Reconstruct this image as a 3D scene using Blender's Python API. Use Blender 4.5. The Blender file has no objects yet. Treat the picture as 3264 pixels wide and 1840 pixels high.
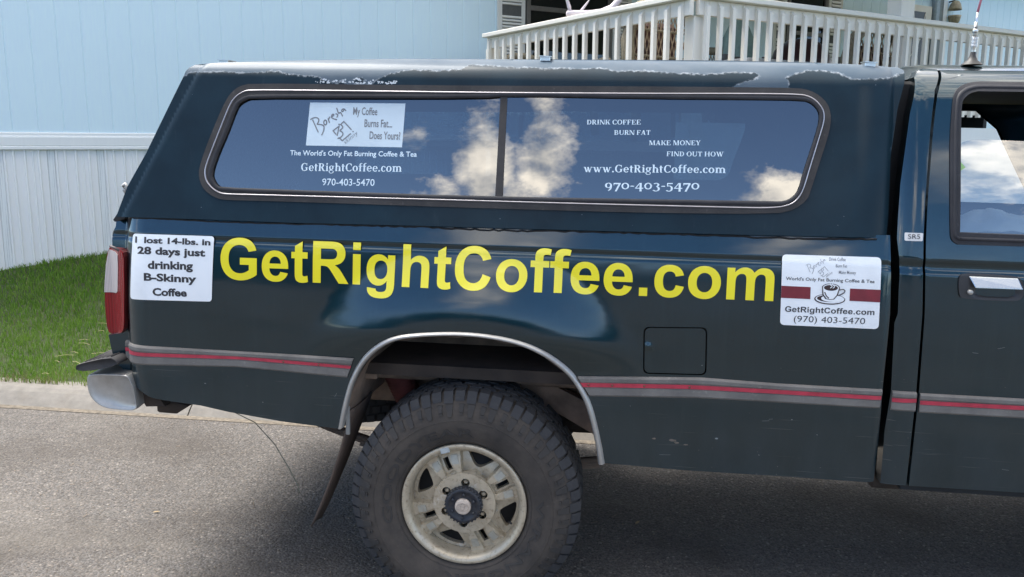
import bpy, bmesh, math, random
import numpy as np
from mathutils import Vector, Matrix, geometry
random.seed(7); rng = np.random.default_rng(7)
R = math.radians
S = bpy.context.scene
COL = S.collection

# ------------------------------------------------------------------ camera
cam = bpy.data.cameras.new('camera'); camo = bpy.data.objects.new('camera', cam); COL.objects.link(camo)
cam.sensor_width = 36.0; cam.lens = 36.0 * 2700 / 3264; cam.clip_start = .05; cam.clip_end = 3000
def cam_axes(yaw, pitch, roll):
    y, p, r = R(yaw), R(pitch), R(roll)
    f = Vector((-math.sin(y) * math.cos(p), math.cos(y) * math.cos(p), -math.sin(p)))
    rt = Vector((math.cos(y), math.sin(y), 0)); up = rt.cross(f)
    return rt * math.cos(r) + up * math.sin(r), -rt * math.sin(r) + up * math.cos(r), f
_r, _u, _f = cam_axes(6.5, 9.98, 1.26)
camo.matrix_world = Matrix(((_r.x, _u.x, -_f.x, 0.43116), (_r.y, _u.y, -_f.y, -2.61587), (_r.z, _u.z, -_f.z, 1.58637), (0, 0, 0, 1)))
S.camera = camo

# ------------------------------------------------------------------ light
SUN_DIR = Vector((-.40, .20, .89)).normalized()          # towards the sun: behind the pickup, veiled by thin cloud
sun = bpy.data.lights.new('sun', 'SUN'); sun.energy = 2.2; sun.angle = R(32); sun.color = (1.0, .965, .91)
suno = bpy.data.objects.new('sun', sun); COL.objects.link(suno)
suno.rotation_euler = SUN_DIR.to_track_quat('Z', 'Y').to_euler()
S.view_settings.view_transform = 'Standard'; S.view_settings.look = 'None'
S.view_settings.gamma = 1.0; S.view_settings.use_curve_mapping = False
S.view_settings.exposure = 1.74

W = bpy.data.worlds.new('World'); S.world = W; W.use_nodes = True
nt = W.node_tree; nt.nodes.clear()
def wn(t, **k):
    n = nt.nodes.new(t)
    for a, b in k.items(): setattr(n, a, b)
    return n
def wmath(op, a, b=None, clamp=False):
    n = wn('ShaderNodeMath', operation=op, use_clamp=clamp)
    for i, v in enumerate((a, b)):
        if v is None: continue
        if isinstance(v, (int, float)): n.inputs[i].default_value = v
        else: nt.links.new(v, n.inputs[i])
    return n.outputs[0]
sky = wn('ShaderNodeTexSky', sky_type='NISHITA'); sky.sun_disc = False
sky.sun_elevation = math.asin(SUN_DIR.z); sky.sun_rotation = math.atan2(SUN_DIR.x, SUN_DIR.y)
sky.altitude = 2400; sky.air_density = 1.0; sky.dust_density = .0; sky.ozone_density = 3.2
tc = wn('ShaderNodeTexCoord')
nrm = wn('ShaderNodeVectorMath', operation='NORMALIZE'); nt.links.new(tc.outputs['Generated'], nrm.inputs[0])
noi = wn('ShaderNodeTexNoise'); noi.inputs['Scale'].default_value = 8.5; noi.inputs['Detail'].default_value = 9; noi.inputs['Roughness'].default_value = .66
nt.links.new(nrm.outputs[0], noi.inputs['Vector'])
noi2 = wn('ShaderNodeTexNoise'); noi2.inputs['Scale'].default_value = 1.9; noi2.inputs['Detail'].default_value = 4
mp = wn('ShaderNodeMapping'); mp.inputs['Location'].default_value = (3.1, 1.7, .4); nt.links.new(nrm.outputs[0], mp.inputs['Vector']); nt.links.new(mp.outputs[0], noi2.inputs['Vector'])
# cumulus banks that stand in the sky behind the photographer (seen mirrored in the glass and paint)
BANKS = [((-.158, -1, .36), (.036, .30, .14), 1.15), ((-.092, -1, .42), (.034, .3, .17), 1.0), ((-.205, -1, .285), (.048, .3, .05), .9), ((-.125, -1, .28), (.085, .3, .05), 1.),
         ((-.25, -1, .40), (.030, .3, .035), .55), ((.215, -1, .30), (.075, .3, .05), .9), ((.265, -1, .34), (.035, .3, .07), .7),
         ((.60, -1, .50), (.26, .4, .12), 1.0), ((.5, -1, .10), (.3, .4, .03), .5), ((1.7, -1, .3), (.3, .5, .12), .9), ((-1.3, -1, .25), (.3, .5, .1), .8),
         ((-.02, -1, .08), (.35, .4, .03), .5), ((1.0, .4, .5), (.5, .6, .2), .8), ((-.9, .7, .35), (.5, .6, .2), .9)]
acc = None
for c, rad, w in BANKS:
    l = math.sqrt(sum(v * v for v in c)); c = [v / l for v in c]
    sub = wn('ShaderNodeVectorMath', operation='SUBTRACT'); nt.links.new(nrm.outputs[0], sub.inputs[0]); sub.inputs[1].default_value = c
    mul = wn('ShaderNodeVectorMath', operation='MULTIPLY'); nt.links.new(sub.outputs[0], mul.inputs[0]); mul.inputs[1].default_value = [l / v for v in rad]
    ln = wn('ShaderNodeVectorMath', operation='LENGTH'); nt.links.new(mul.outputs[0], ln.inputs[0])
    mr = wn('ShaderNodeMapRange'); mr.inputs['From Min'].default_value = 1.7; mr.inputs['From Max'].default_value = .3
    mr.inputs['To Min'].default_value = 0; mr.inputs['To Max'].default_value = w; nt.links.new(ln.outputs['Value'], mr.inputs['Value'])
    acc = mr.outputs[0] if acc is None else wmath('MAXIMUM', acc, mr.outputs[0])
# broken cloud higher up and over the house
sz = wn('ShaderNodeSeparateXYZ'); nt.links.new(nrm.outputs[0], sz.inputs[0])
hi = wn('ShaderNodeMapRange'); hi.inputs['From Min'].default_value = .52; hi.inputs['From Max'].default_value = .72; hi.inputs['To Max'].default_value = .85; nt.links.new(sz.outputs[2], hi.inputs['Value'])
bk = wn('ShaderNodeMapRange'); bk.inputs['From Min'].default_value = .05; bk.inputs['From Max'].default_value = .4; bk.inputs['To Max'].default_value = .80; nt.links.new(sz.outputs[1], bk.inputs['Value'])
acc = wmath('MAXIMUM', acc, wmath('MAXIMUM', hi.outputs[0], bk.outputs[0]))
f1 = wmath('MULTIPLY', wmath('SUBTRACT', noi.outputs[0], .5), 2.6)
cov = wmath('ADD', wmath('SUBTRACT', acc, .48), f1)
mask = wn('ShaderNodeMapRange'); mask.inputs['From Min'].default_value = 0; mask.inputs['From Max'].default_value = .52; nt.links.new(cov, mask.inputs['Value'])
# shading inside the clouds
noi3 = wn('ShaderNodeTexNoise'); noi3.inputs['Scale'].default_value = 17; noi3.inputs['Detail'].default_value = 8
nt.links.new(nrm.outputs[0], noi3.inputs['Vector'])
cr = wn('ShaderNodeValToRGB'); cr.color_ramp.elements[0].position = .32; cr.color_ramp.elements[0].color = (.22, .25, .30, 1)
cr.color_ramp.elements[1].position = .66; cr.color_ramp.elements[1].color = (1.0, .92, .80, 1); nt.links.new(noi3.outputs[0], cr.inputs[0])
cs = wn('ShaderNodeVectorMath', operation='SCALE'); nt.links.new(cr.outputs[0], cs.inputs[0]); cs.inputs['Scale'].default_value = 14.0
mix = wn('ShaderNodeMix', data_type='RGBA'); nt.links.new(mask.outputs[0], mix.inputs['Factor'])
nt.links.new(sky.outputs[0], mix.inputs['A']); nt.links.new(cs.outputs[0], mix.inputs['B'])
bg = wn('ShaderNodeBackground'); bg.inputs['Strength'].default_value = .10; nt.links.new(mix.outputs['Result'], bg.inputs['Color'])
wo = wn('ShaderNodeOutputWorld'); nt.links.new(bg.outputs[0], wo.inputs['Surface'])

# ------------------------------------------------------------------ materials
class Mat:
    def __init__(s, name):
        s.m = bpy.data.materials.new(name); s.m.use_nodes = True; s.t = s.m.node_tree
        s.b = s.t.nodes['Principled BSDF']; s.out = s.t.nodes['Material Output']; s._tc = None
    def n(s, t, **k):
        x = s.t.nodes.new(t)
        for a, b in k.items(): setattr(x, a, b)
        return x
    def l(s, a, b): s.t.links.new(a, b)
    def co(s, scale=None):
        if s._tc is None: s._tc = s.n('ShaderNodeNewGeometry').outputs['Position']
        if scale is None: return s._tc
        m = s.n('ShaderNodeMapping'); m.inputs['Scale'].default_value = scale; s.l(s._tc, m.inputs['Vector']); return m.outputs[0]
    def noise(s, scale, detail=4, rough=.55, vec=None, stretch=None):
        x = s.n('ShaderNodeTexNoise'); x.inputs['Scale'].default_value = scale; x.inputs['Detail'].default_value = detail; x.inputs['Roughness'].default_value = rough
        s.l(vec or s.co(stretch), x.inputs['Vector']); return x.outputs[0]
    def ramp(s, v, stops):
        r = s.n('ShaderNodeValToRGB'); e = r.color_ramp.elements
        while len(e) < len(stops): e.new(.5)
        for i, (p, c) in enumerate(stops):
            e[i].position = p; e[i].color = (*c, 1) if not isinstance(c, (int, float)) else (c, c, c, 1)
        s.l(v, r.inputs[0]); return r.outputs[0]
    def mx(s, f, a, b, mode='MIX'):
        x = s.n('ShaderNodeMix', data_type='RGBA', blend_type=mode)
        for k, v in (('Factor', f), ('A', a), ('B', b)):
            i = x.inputs[k]
            if isinstance(v, (int, float)): i.default_value = v if k == 'Factor' else (v, v, v, 1)
            elif isinstance(v, tuple): i.default_value = (*v, 1)
            else: s.l(v, i)
        return x.outputs['Result']
    def mt(s, op, a, b=None):
        x = s.n('ShaderNodeMath', operation=op)
        for i, v in enumerate((a, b)):
            if v is None: continue
            if isinstance(v, (int, float)): x.inputs[i].default_value = v
            else: s.l(v, x.inputs[i])
        return x.outputs[0]
    def bump(s, h, strength, dist=.01):
        b = s.n('ShaderNodeBump'); b.inputs['Strength'].default_value = strength; b.inputs['Distance'].default_value = dist
        s.l(h, b.inputs['Height']); s.l(b.outputs[0], s.b.inputs['Normal']); return b
    def set(s, **k):
        names = dict(col='Base Color', rough='Roughness', metal='Metallic', coat='Coat Weight', coatr='Coat Roughness', ior='IOR', spec='Specular IOR Level', trans='Transmission Weight', alpha='Alpha', sheen='Sheen Weight')
        for a, v in k.items():
            i = s.b.inputs[names[a]]
            if isinstance(v, (int, float)): i.default_value = v
            elif isinstance(v, tuple): i.default_value = (*v, 1)
            else: s.l(v, i)
        return s
MM = {}
def plain(name, col, rough=.6, metal=0., var=.12, scale=25, bump=0., bscale=200, coat=0., spec=.5, dirt=None):
    if name in MM: return MM[name]
    m = Mat(name); n = m.noise(scale, 5)
    c = m.mx(m.ramp(n, [(.3, 0.), (.7, 1.)]), tuple(v * (1 - var) for v in col), tuple(min(1, v * (1 + var)) for v in col))
    if dirt: c = m.mx(m.ramp(m.noise(dirt[1], 8, .7), [(.48, 0.), (.72, dirt[2])]), c, dirt[0])
    m.set(col=c, rough=m.mx(n, rough * .85, min(1, rough * 1.15)), metal=metal, coat=coat, spec=spec)
    if bump: m.bump(m.noise(bscale, 3), bump, .002)
    MM[name] = m.m; return m.m

def paint_mat():
    m = Mat('dark_teal_metallic_paint')
    fl = m.noise(900, 2); c = m.mx(fl, (.0014, .016, .026), (.0046, .035, .052))
    c = m.mx(m.ramp(m.noise(2.6, 5, .6, stretch=(1, 1, .6)), [(.38, 0.), (.66, .55)]), c, (.0075, .036, .056))
    sep = m.n('ShaderNodeSeparateXYZ'); m.l(m.co(), sep.inputs[0])
    # road film and stone chips thrown up along the sills
    film = m.mt('MULTIPLY', m.ramp(sep.outputs[2], [(.0, 1.), (.55, .9), (.85, .12), (1., 0.)]), m.ramp(m.noise(9, 7, .7, stretch=(1, 1, .35)), [(.3, .25), (.7, 1.)]))
    c = m.mx(m.mt('MULTIPLY', film, .20), c, (.040, .055, .066))
    v = m.n('ShaderNodeTexVoronoi'); v.inputs['Scale'].default_value = 34; m.l(m.co((1, .2, 2.4)), v.inputs['Vector'])
    chip = m.mt('MULTIPLY', m.ramp(v.outputs['Distance'], [(.0, 1.), (.045, 1.), (.06, 0.)]), m.ramp(m.noise(6, 3), [(.52, 0.), (.62, .55)]))
    c = m.mx(m.mt('MULTIPLY', chip, m.ramp(sep.outputs[2], [(0, 1.), (.8, 1.), (.95, .15), (1., .1)])), c, (.33, .36, .36))
    run = m.ramp(m.noise(34, 3, .6, stretch=(1, 1, .07)), [(.54, 0.), (.78, .30)]); c = m.mx(run, c, (.016, .044, .058))
    # long light scuffs
    sc = m.mt('MULTIPLY', m.ramp(m.noise(30, 2, .5, stretch=(.12, 1, 9)), [(.70, 0.), (.74, .45)]), m.ramp(sep.outputs[2], [(0, 1.), (.86, 1.), (.93, 0.)]))
    c = m.mx(sc, c, (.16, .19, .21))
    m.set(col=c, metal=m.mt('SUBTRACT', 1., m.mt('MULTIPLY', film, .5)), rough=m.mt('ADD', m.mt('MULTIPLY', film, .25), .36), coat=1.0, coatr=m.mt('ADD', m.mt('MULTIPLY', film, .22), m.mt('ADD', .045, m.mt('MULTIPLY', m.noise(3.2, 5, .6), .09))), spec=.3)
    m.b.inputs['Coat IOR'].default_value = 1.62
    w = m.noise(5, 2, .4, stretch=(.8, 1, 2.2)); m.bump(m.mt('ADD', m.mt('MULTIPLY', w, .6), m.noise(1.7, 1, .3, stretch=(.6, 1, 1))), .09, .022); 
    m.l(m.t.nodes['Bump'].outputs[0], m.b.inputs['Coat Normal'])
    return m.m
def shell_mat():
    m = Mat('weathered_shell_paint')
    a = m.n('ShaderNodeAttribute'); a.attribute_name = 'peel'      # signed distance (m) to the edge of the peeled clear coat, + is peeled
    d = m.mt('ADD', m.mt('MULTIPLY', a.outputs['Fac'], 1.), m.mt('MULTIPLY', m.mt('SUBTRACT', m.noise(75, 5, .65), .5), .018))
    peeled = m.mt('GREATER_THAN', d, 0.)
    rim = m.ramp(m.mt('ABSOLUTE', d), [(.0, .40), (.0007, .30), (.0016, 0.)])
    rim = m.mt('MULTIPLY', rim, m.ramp(m.noise(90, 3), [(.42, .05), (.62, 1.)]))
    dark = m.mx(m.ramp(m.noise(7, 5), [(.3, 0.), (.7, 1.)]), (.0035, .014, .023), (.007, .024, .037))
    streak = m.ramp(m.noise(60, 3, .6, stretch=(1, 1, .12)), [(.62, 0.), (.85, .18)])
    dark = m.mx(streak, dark, (.06, .075, .085))
    pale = m.mx(m.ramp(m.noise(5, 4), [(.35, 0.), (.65, 1.)]), (.050, .080, .110), (.090, .118, .145))
    c = m.mx(peeled, dark, pale); c = m.mx(rim, c, (.62, .66, .70))
    sp = m.n('ShaderNodeTexVoronoi'); sp.inputs['Scale'].default_value = 30; m.l(m.co((1, .2, 1)), sp.inputs['Vector'])
    c = m.mx(m.mt('MULTIPLY', m.ramp(sp.outputs['Distance'], [(0, 1.), (.03, 1.), (.045, 0.)]), m.ramp(m.noise(8, 2), [(.55, 0.), (.6, .5)])), c, (.35, .38, .4))
    m.set(col=c, rough=m.mx(peeled, .55, .55), coat=.18, coatr=.20, spec=.14)
    m.bump(m.noise(380, 3), .12, .002)
    return m.m
def glass_mat(name, tint, refl=.085, blend=.06):
    m = Mat(name); t = m.t; t.nodes.remove(m.b)
    g = m.n('ShaderNodeBsdfGlossy'); g.inputs['Roughness'].default_value = .003; g.inputs['Color'].default_value = (1, 1, 1, 1)
    tr = m.n('ShaderNodeBsdfTransparent'); tr.inputs['Color'].default_value = (*tint, 1)
    fr = m.n('ShaderNodeFresnel'); fr.inputs['IOR'].default_value = 1.62
    f = m.mt('MULTIPLY', fr.outputs[0], refl / .0426)
    df = m.n('ShaderNodeBsdfDiffuse'); df.inputs['Color'].default_value = (.30, .33, .35, 1)    # thin film of dust
    m1 = m.n('ShaderNodeMixShader'); m.l(m.mt('MULTIPLY', m.ramp(m.noise(14, 6, .7), [(.3, .3), (.75, 1.)]), blend), m1.inputs[0]); m.l(tr.outputs[0], m1.inputs[1]); m.l(df.outputs[0], m1.inputs[2])
    m2 = m.n('ShaderNodeMixShader'); m.l(f, m2.inputs[0]); m.l(m1.outputs[0], m2.inputs[1]); m.l(g.outputs[0], m2.inputs[2])
    b = m.n('ShaderNodeBump'); b.inputs['Strength'].default_value = .035; b.inputs['Distance'].default_value = .01
    m.l(m.noise(3.5, 1), b.inputs['Height']); m.l(b.outputs[0], g.inputs['Normal'])
    m.l(m2.outputs[0], m.out.inputs['Surface']); return m.m
def asphalt_mat():
    m = Mat('worn_asphalt')
    v = m.n('ShaderNodeTexVoronoi'); v.inputs['Scale'].default_value = 88; m.l(m.co((1, 1, .3)), v.inputs['Vector'])
    v2 = m.n('ShaderNodeTexVoronoi'); v2.inputs['Scale'].default_value = 230; m.l(m.co((1, 1, .3)), v2.inputs['Vector'])
    stone = m.ramp(m.mt('FRACT', m.mt('MULTIPLY', m.n_sep(v.outputs['Color']), 7.13)), [(.0, (.035, .032, .031)), (.35, (.085, .075, .066)), (.7, (.145, .126, .110)), (.93, (.22, .19, .165)), (1., (.34, .31, .27))])
    stone2 = m.ramp(m.n_sep(v2.outputs['Color']), [(0., (.04, .04, .04)), (1., (.19, .175, .165))])
    c = m.mx(m.ramp(v.outputs['Distance'], [(.28, 0.), (.62, 1.)]), stone, stone2)
    c = m.mx(.20, c, m.mx(m.noise(2.2, 6, .65), (.098, .082, .067), (.165, .142, .119)), 'MIX')
    c = m.mx(m.ramp(m.noise(1.3, 5, .6), [(.48, 0.), (.66, .55)]), c, (.055, .045, .037))
    c = m.mx(m.ramp(m.noise(.9, 6, .7, stretch=(.5, 1.6, 1)), [(.52, 0.), (.70, .45)]), c, (.20, .18, .155))      # old oil and damp stains
    m.set(col=c, rough=.88, spec=.35)
    h = m.mt('SUBTRACT', m.noise(60, 5, .7), m.mt('MULTIPLY', v.outputs['Distance'], .9))
    m.bump(h, .9, .006); return m.m
def _nsep(s, col):
    x = s.n('ShaderNodeSeparateColor'); s.l(col, x.inputs[0]); return x.outputs[0]
Mat.n_sep = _nsep
def wall_mat(name, col, grain=True):
    m = Mat(name)
    g = m.noise(55, 5, .6, stretch=(1, 1, .10)); b = m.noise(1.2, 4)
    c = m.mx(m.ramp(g, [(.3, 0.), (.7, 1.)]), tuple(v * .975 for v in col), tuple(min(.85, v * 1.015) for v in col))
    c = m.mx(m.ramp(b, [(.4, 0.), (.75, .15)]), c, tuple(v * .90 for v in col))
    m.set(col=c, rough=.62, spec=.35); m.bump(g, .14, .003); return m.m
def rubber_mat(name, col, dust, amt=.6, rough=.85):
    m = Mat(name); n = m.noise(7, 7, .7)
    c = m.mx(m.mt('MULTIPLY', m.ramp(n, [(.28, 0.), (.66, 1.)]), amt), col, dust)
    c = m.mx(m.ramp(m.noise(60, 4, .6), [(.62, 0.), (.74, .35)]), c, tuple(v * 1.5 for v in dust))
    m.set(col=c, rough=rough, spec=.3); m.bump(m.noise(300, 3), .25, .001); return m.m
def metal_wheel_mat():
    m = Mat('oxidised_alloy'); n = m.noise(14, 7, .65)
    c = m.mx(m.ramp(n, [(.3, 0.), (.7, 1.)]), (.40, .345, .26), (.57, .505, .39))
    c = m.mx(m.ramp(m.noise(70, 5, .7), [(.52, 0.), (.72, .8)]), c, (.19, .14, .09))
    c = m.mx(m.ramp(m.noise(24, 5, .7), [(.62, 0.), (.70, .6)]), c, (.66, .66, .64))
    m.set(col=c, rough=.40, metal=.4, spec=.5); m.bump(m.noise(160, 4), .2, .001); return m.m
def tail_mat(name, col, lines):
    m = Mat(name); w = m.n('ShaderNodeTexWave', wave_type='BANDS', bands_direction='X'); w.inputs['Scale'].default_value = lines; m.l(m.co(), w.inputs['Vector'])
    c = m.mx(m.ramp(w.outputs[0], [(.2, 0.), (.8, 1.)]), tuple(v * .72 for v in col), col)
    m.set(col=c, rough=.22, coat=.3, coatr=.05, spec=.35); m.bump(w.outputs[0], .4, .002); return m.m
def cane_mat():
    m = Mat('woven_cane'); w = m.n('ShaderNodeTexWave'); w.inputs['Scale'].default_value = 26; w.inputs['Distortion'].default_value = 3; m.l(m.co(), w.inputs['Vector'])
    c = m.mx(w.outputs[0], (.26, .20, .12), (.50, .42, .28)); c = m.mx(m.noise(40, 4), c, (.12, .10, .06), 'MIX')
    m.set(col=c, rough=.6); m.bump(w.outputs[0], .6, .006); return m.m

PAINT = paint_mat(); SHELL = shell_mat()
GLASS = glass_mat('tinted_glass', (.090, .145, .190), .150, .018); GLASS_CLEAR = glass_mat('window_glass', (.50, .56, .60), .15, .03)
HGLASS = glass_mat('house_glass', (.10, .12, .13), .04, .02)
BLACK = plain('matt_black', (.012, .012, .013), .7); DARKIN = plain('dark_interior', (.02, .022, .024), .9, var=.3, scale=6)
RUB = rubber_mat('sun_bleached_rubber', (.030, .030, .032), (.085, .078, .075), .6)
SEALM = rubber_mat('black_window_seal', (.018, .018, .022), (.05, .05, .056), .5, .6)
TIREM = rubber_mat('tyre_rubber', (.030, .028, .027), (.092, .077, .065), .8)
TREADM = rubber_mat('tread_rubber', (.030, .032, .037), (.070, .067, .066), .6); RIBM = rubber_mat('sidewall_rib_rubber', (.030, .030, .031), (.080, .070, .062), .5)  # ribs and letters: less dust, tone darkened in place of relief shading
ALLOY = metal_wheel_mat()
CHROME = plain('brushed_bright_metal', (.60, .61, .60), .30, 1., var=.1, scale=60, dirt=((.35, .33, .3), 40, .25))
CHROMD = plain('dull_chrome', (.42, .41, .39), .42, .55, var=.1, dirt=((.30, .28, .25), 30, .45))
STRIP = rubber_mat('grey_side_moulding', (.105, .100, .094), (.22, .205, .19), .7)
REDST = plain('red_stripe', (.40, .030, .055), .5, var=.2, scale=30)
WHITEV = plain('white_magnet_vinyl', (.80, .83, .86), .40, var=.04, coat=.4, scale=4, dirt=((.5, .52, .52), 3, .35))
YELL = plain('yellow_vinyl', (.82, .71, .012), .30, var=.04, coat=.8, scale=3)
INK = plain('dark_ink', (.030, .028, .032), .55); INKG = plain('grey_ink', (.17, .18, .20), .6)
MAROON = plain('maroon_print', (.17, .012, .022), .5, var=.2)
WHITEL = plain('white_lettering', (.66, .78, .86), .5, var=.03); CARD = plain('white_window_card', (.56, .66, .73), .6, var=.05, scale=8)
MUD = plain('dried_mud', (.21, .15, .11), .95, var=.4, scale=14, bump=.6, bscale=60); MUDD = plain('dirty_underbody', (.040, .030, .024), .95, var=.5, scale=10, bump=.4, bscale=80)
WALLB = wall_mat('pale_blue_siding', (.65, .80, .87)); TRIMW = wall_mat('white_trim', (.80, .81, .78)); SKIRT = wall_mat('white_skirting', (.88, .88, .84))
RAILW = wall_mat('cream_white_rail_paint', (.80, .75, .66)); SHUT = wall_mat('ivory_shutter', (.70, .68, .62))
CANE = cane_mat(); BRONZE = plain('bronze_window_frame', (.13, .115, .10), .5); CUSH = plain('faded_maroon_cushion', (.090, .048, .040), .9, var=.4, scale=12)
CONC = None

# ------------------------------------------------------------------ mesh helpers
def link(name, me, mat, parent=None, mats=None):
    o = bpy.data.objects.new(name, me); COL.objects.link(o)
    for mm in (mats or [mat]): me.materials.append(mm)
    if parent is not None: o.parent = parent
    return o
def tag(o, label=None, cat=None, group=None, kind=None):
    for k, v in (('label', label), ('category', cat), ('group', group), ('kind', kind)):
        if v: o[k] = v
    return o
def empty(name, label, cat, group=None, mw=None, loc=None):
    o = bpy.data.objects.new(name, None); COL.objects.link(o); o.empty_display_size = .1
    if mw is not None: o.matrix_world = mw
    if loc is not None: o.location = loc
    return tag(o, label, cat, group)
class MB:
    def __init__(s): s.v = []; s.f = []; s.sm = []; s.mi = []
    def add(s, vs, fs, smooth=False, mi=0):
        o = len(s.v); s.v += [tuple(v) for v in vs]; s.f += [tuple(i + o for i in f) for f in fs]; s.sm += [smooth] * len(fs); s.mi += [mi] * len(fs); return s
    def box(s, x0, x1, y0, y1, z0, z1, b=0., mi=0):
        x0, x1 = sorted((x0, x1)); y0, y1 = sorted((y0, y1)); z0, z1 = sorted((z0, z1))
        if b <= 0:
            v = [(x, y, z) for x in (x0, x1) for y in (y0, y1) for z in (z0, z1)]
            return s.add(v, [(0, 1, 3, 2), (4, 6, 7, 5), (0, 4, 5, 1), (2, 3, 7, 6), (0, 2, 6, 4), (1, 5, 7, 3)], mi=mi)
        b = min(b, (x1 - x0) * .49, (y1 - y0) * .49, (z1 - z0) * .49)
        bm = bmesh.new(); bmesh.ops.create_cube(bm, size=1)
        for v in bm.verts: v.co = Vector(((x0 + x1) / 2 + v.co.x * (x1 - x0), (y0 + y1) / 2 + v.co.y * (y1 - y0), (z0 + z1) / 2 + v.co.z * (z1 - z0)))
        bmesh.ops.bevel(bm, geom=bm.edges[:], offset=b, segments=1, affect='EDGES')
        bm.verts.index_update(); s.add([v.co[:] for v in bm.verts], [[v.index for v in f.verts] for f in bm.faces], mi=mi); bm.free(); return s
    def prism(s, pts, axis, a, b, mi=0, smooth=False):
        """extrude a 2D outline along axis ('x','y','z') from a to b"""
        def P(u, v, w): return {'y': (u, w, v), 'x': (w, u, v), 'z': (u, v, w)}[axis]
        n = len(pts); vs = [P(u, v, a) for u, v in pts] + [P(u, v, b) for u, v in pts]
        fs = [(i, (i + 1) % n, n + (i + 1) % n, n + i) for i in range(n)] + [tuple(range(n))[::-1], tuple(range(n, 2 * n))]
        return s.add(vs, fs, smooth, mi)
    def tube(s, path, r, n=8, cap=True, mi=0, flat=None):
        path = [Vector(p) for p in path]; rs = r if isinstance(r, (list, tuple)) else [r] * len(path); vs = []; fs = []
        up = Vector((0, 0, 1))
        for i, p in enumerate(path):
            t = (path[min(i + 1, len(path) - 1)] - path[max(i - 1, 0)]).normalized()
            a = t.cross(up)
            if a.length < .15: a = t.cross(Vector((0, 1, 0)))
            a.normalize(); b = a.cross(t).normalized()
            for k in range(n):
                q = 2 * math.pi * k / n; vs.append(p + a * (math.cos(q) * rs[i]) + b * (math.sin(q) * rs[i] * (flat or 1)))
        for i in range(len(path) - 1):
            for k in range(n): fs.append((i * n + k, i * n + (k + 1) % n, (i + 1) * n + (k + 1) % n, (i + 1) * n + k))
        if cap: fs += [tuple(range(n))[::-1], tuple(range((len(path) - 1) * n, len(path) * n))]
        return s.add(vs, fs, True, mi)
    def lathe(s, prof, c, axis='y', n=48, mi=0, smooth=True):
        """prof: (radius, offset along axis)"""
        vs = []; fs = []
        for r, w in prof:
            for k in range(n):
                q = 2 * math.pi * k / n; u, v = r * math.cos(q), r * math.sin(q)
                vs.append({'y': (c[0] + u, c[1] + w, c[2] + v), 'z': (c[0] + u, c[1] + v, c[2] + w), 'x': (c[0] + w, c[1] + u, c[2] + v)}[axis])
        for i in range(len(prof) - 1):
            for k in range(n): fs.append((i * n + k, i * n + (k + 1) % n, (i + 1) * n + (k + 1) % n, (i + 1) * n + k))
        return s.add(vs, fs, smooth, mi)
    def mesh(s, name):
        me = bpy.data.meshes.new(name); me.from_pydata([tuple(map(float, v)) for v in s.v], [], s.f); me.update()
        me.polygons.foreach_set('use_smooth', s.sm); me.polygons.foreach_set('material_index', s.mi)
        return me
    def obj(s, name, mat, parent=None, mats=None): return link(name, s.mesh(name), mat, parent, mats)

def inside(px, pz, poly):
    poly = np.asarray(poly); x0, z0 = poly[:, 0], poly[:, 1]; x1, z1 = np.roll(x0, -1), np.roll(z0, -1)
    px = np.asarray(px)[:, None]; pz = np.asarray(pz)[:, None]
    c = (z0 > pz) != (z1 > pz); xi = (x1 - x0) * (pz - z0) / np.where(z1 == z0, 1e-9, z1 - z0) + x0
    return (np.sum(c & (px < xi), axis=1) % 2) == 1
def seg_dist(px, pz, poly, closed=True):
    poly = np.asarray(poly, float); A = poly; B = np.roll(poly, -1, 0)
    if not closed: A, B = A[:-1], B[:-1]
    P = np.stack([px, pz], 1)[:, None, :]; AB = B - A; t = np.clip(((P - A) * AB).sum(2) / np.maximum((AB ** 2).sum(1), 1e-12), 0, 1)
    return np.sqrt((((A + AB * t[:, :, None]) - P) ** 2).sum(2)).min(1)
def dens(poly, step, closed=True):
    out = []; n = len(poly)
    for i in range(n if closed else n - 1):
        a = np.array(poly[i], float); b = np.array(poly[(i + 1) % n], float); k = max(1, int(math.ceil(np.linalg.norm(b - a) / step)))
        out += [tuple(a + (b - a) * j / k) for j in range(k)]
    if not closed: out.append(tuple(poly[-1]))
    return out
def smooth_poly(poly, it=2, closed=True):
    p = [tuple(q) for q in poly]
    for _ in range(it):
        q = []; n = len(p)
        for i in range(n if closed else n - 1):
            a, b = p[i], p[(i + 1) % n]
            q += [(a[0] * .75 + b[0] * .25, a[1] * .75 + b[1] * .25), (a[0] * .25 + b[0] * .75, a[1] * .25 + b[1] * .75)]
        if not closed: q = [p[0]] + q + [p[-1]]
        p = q
    return p
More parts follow.
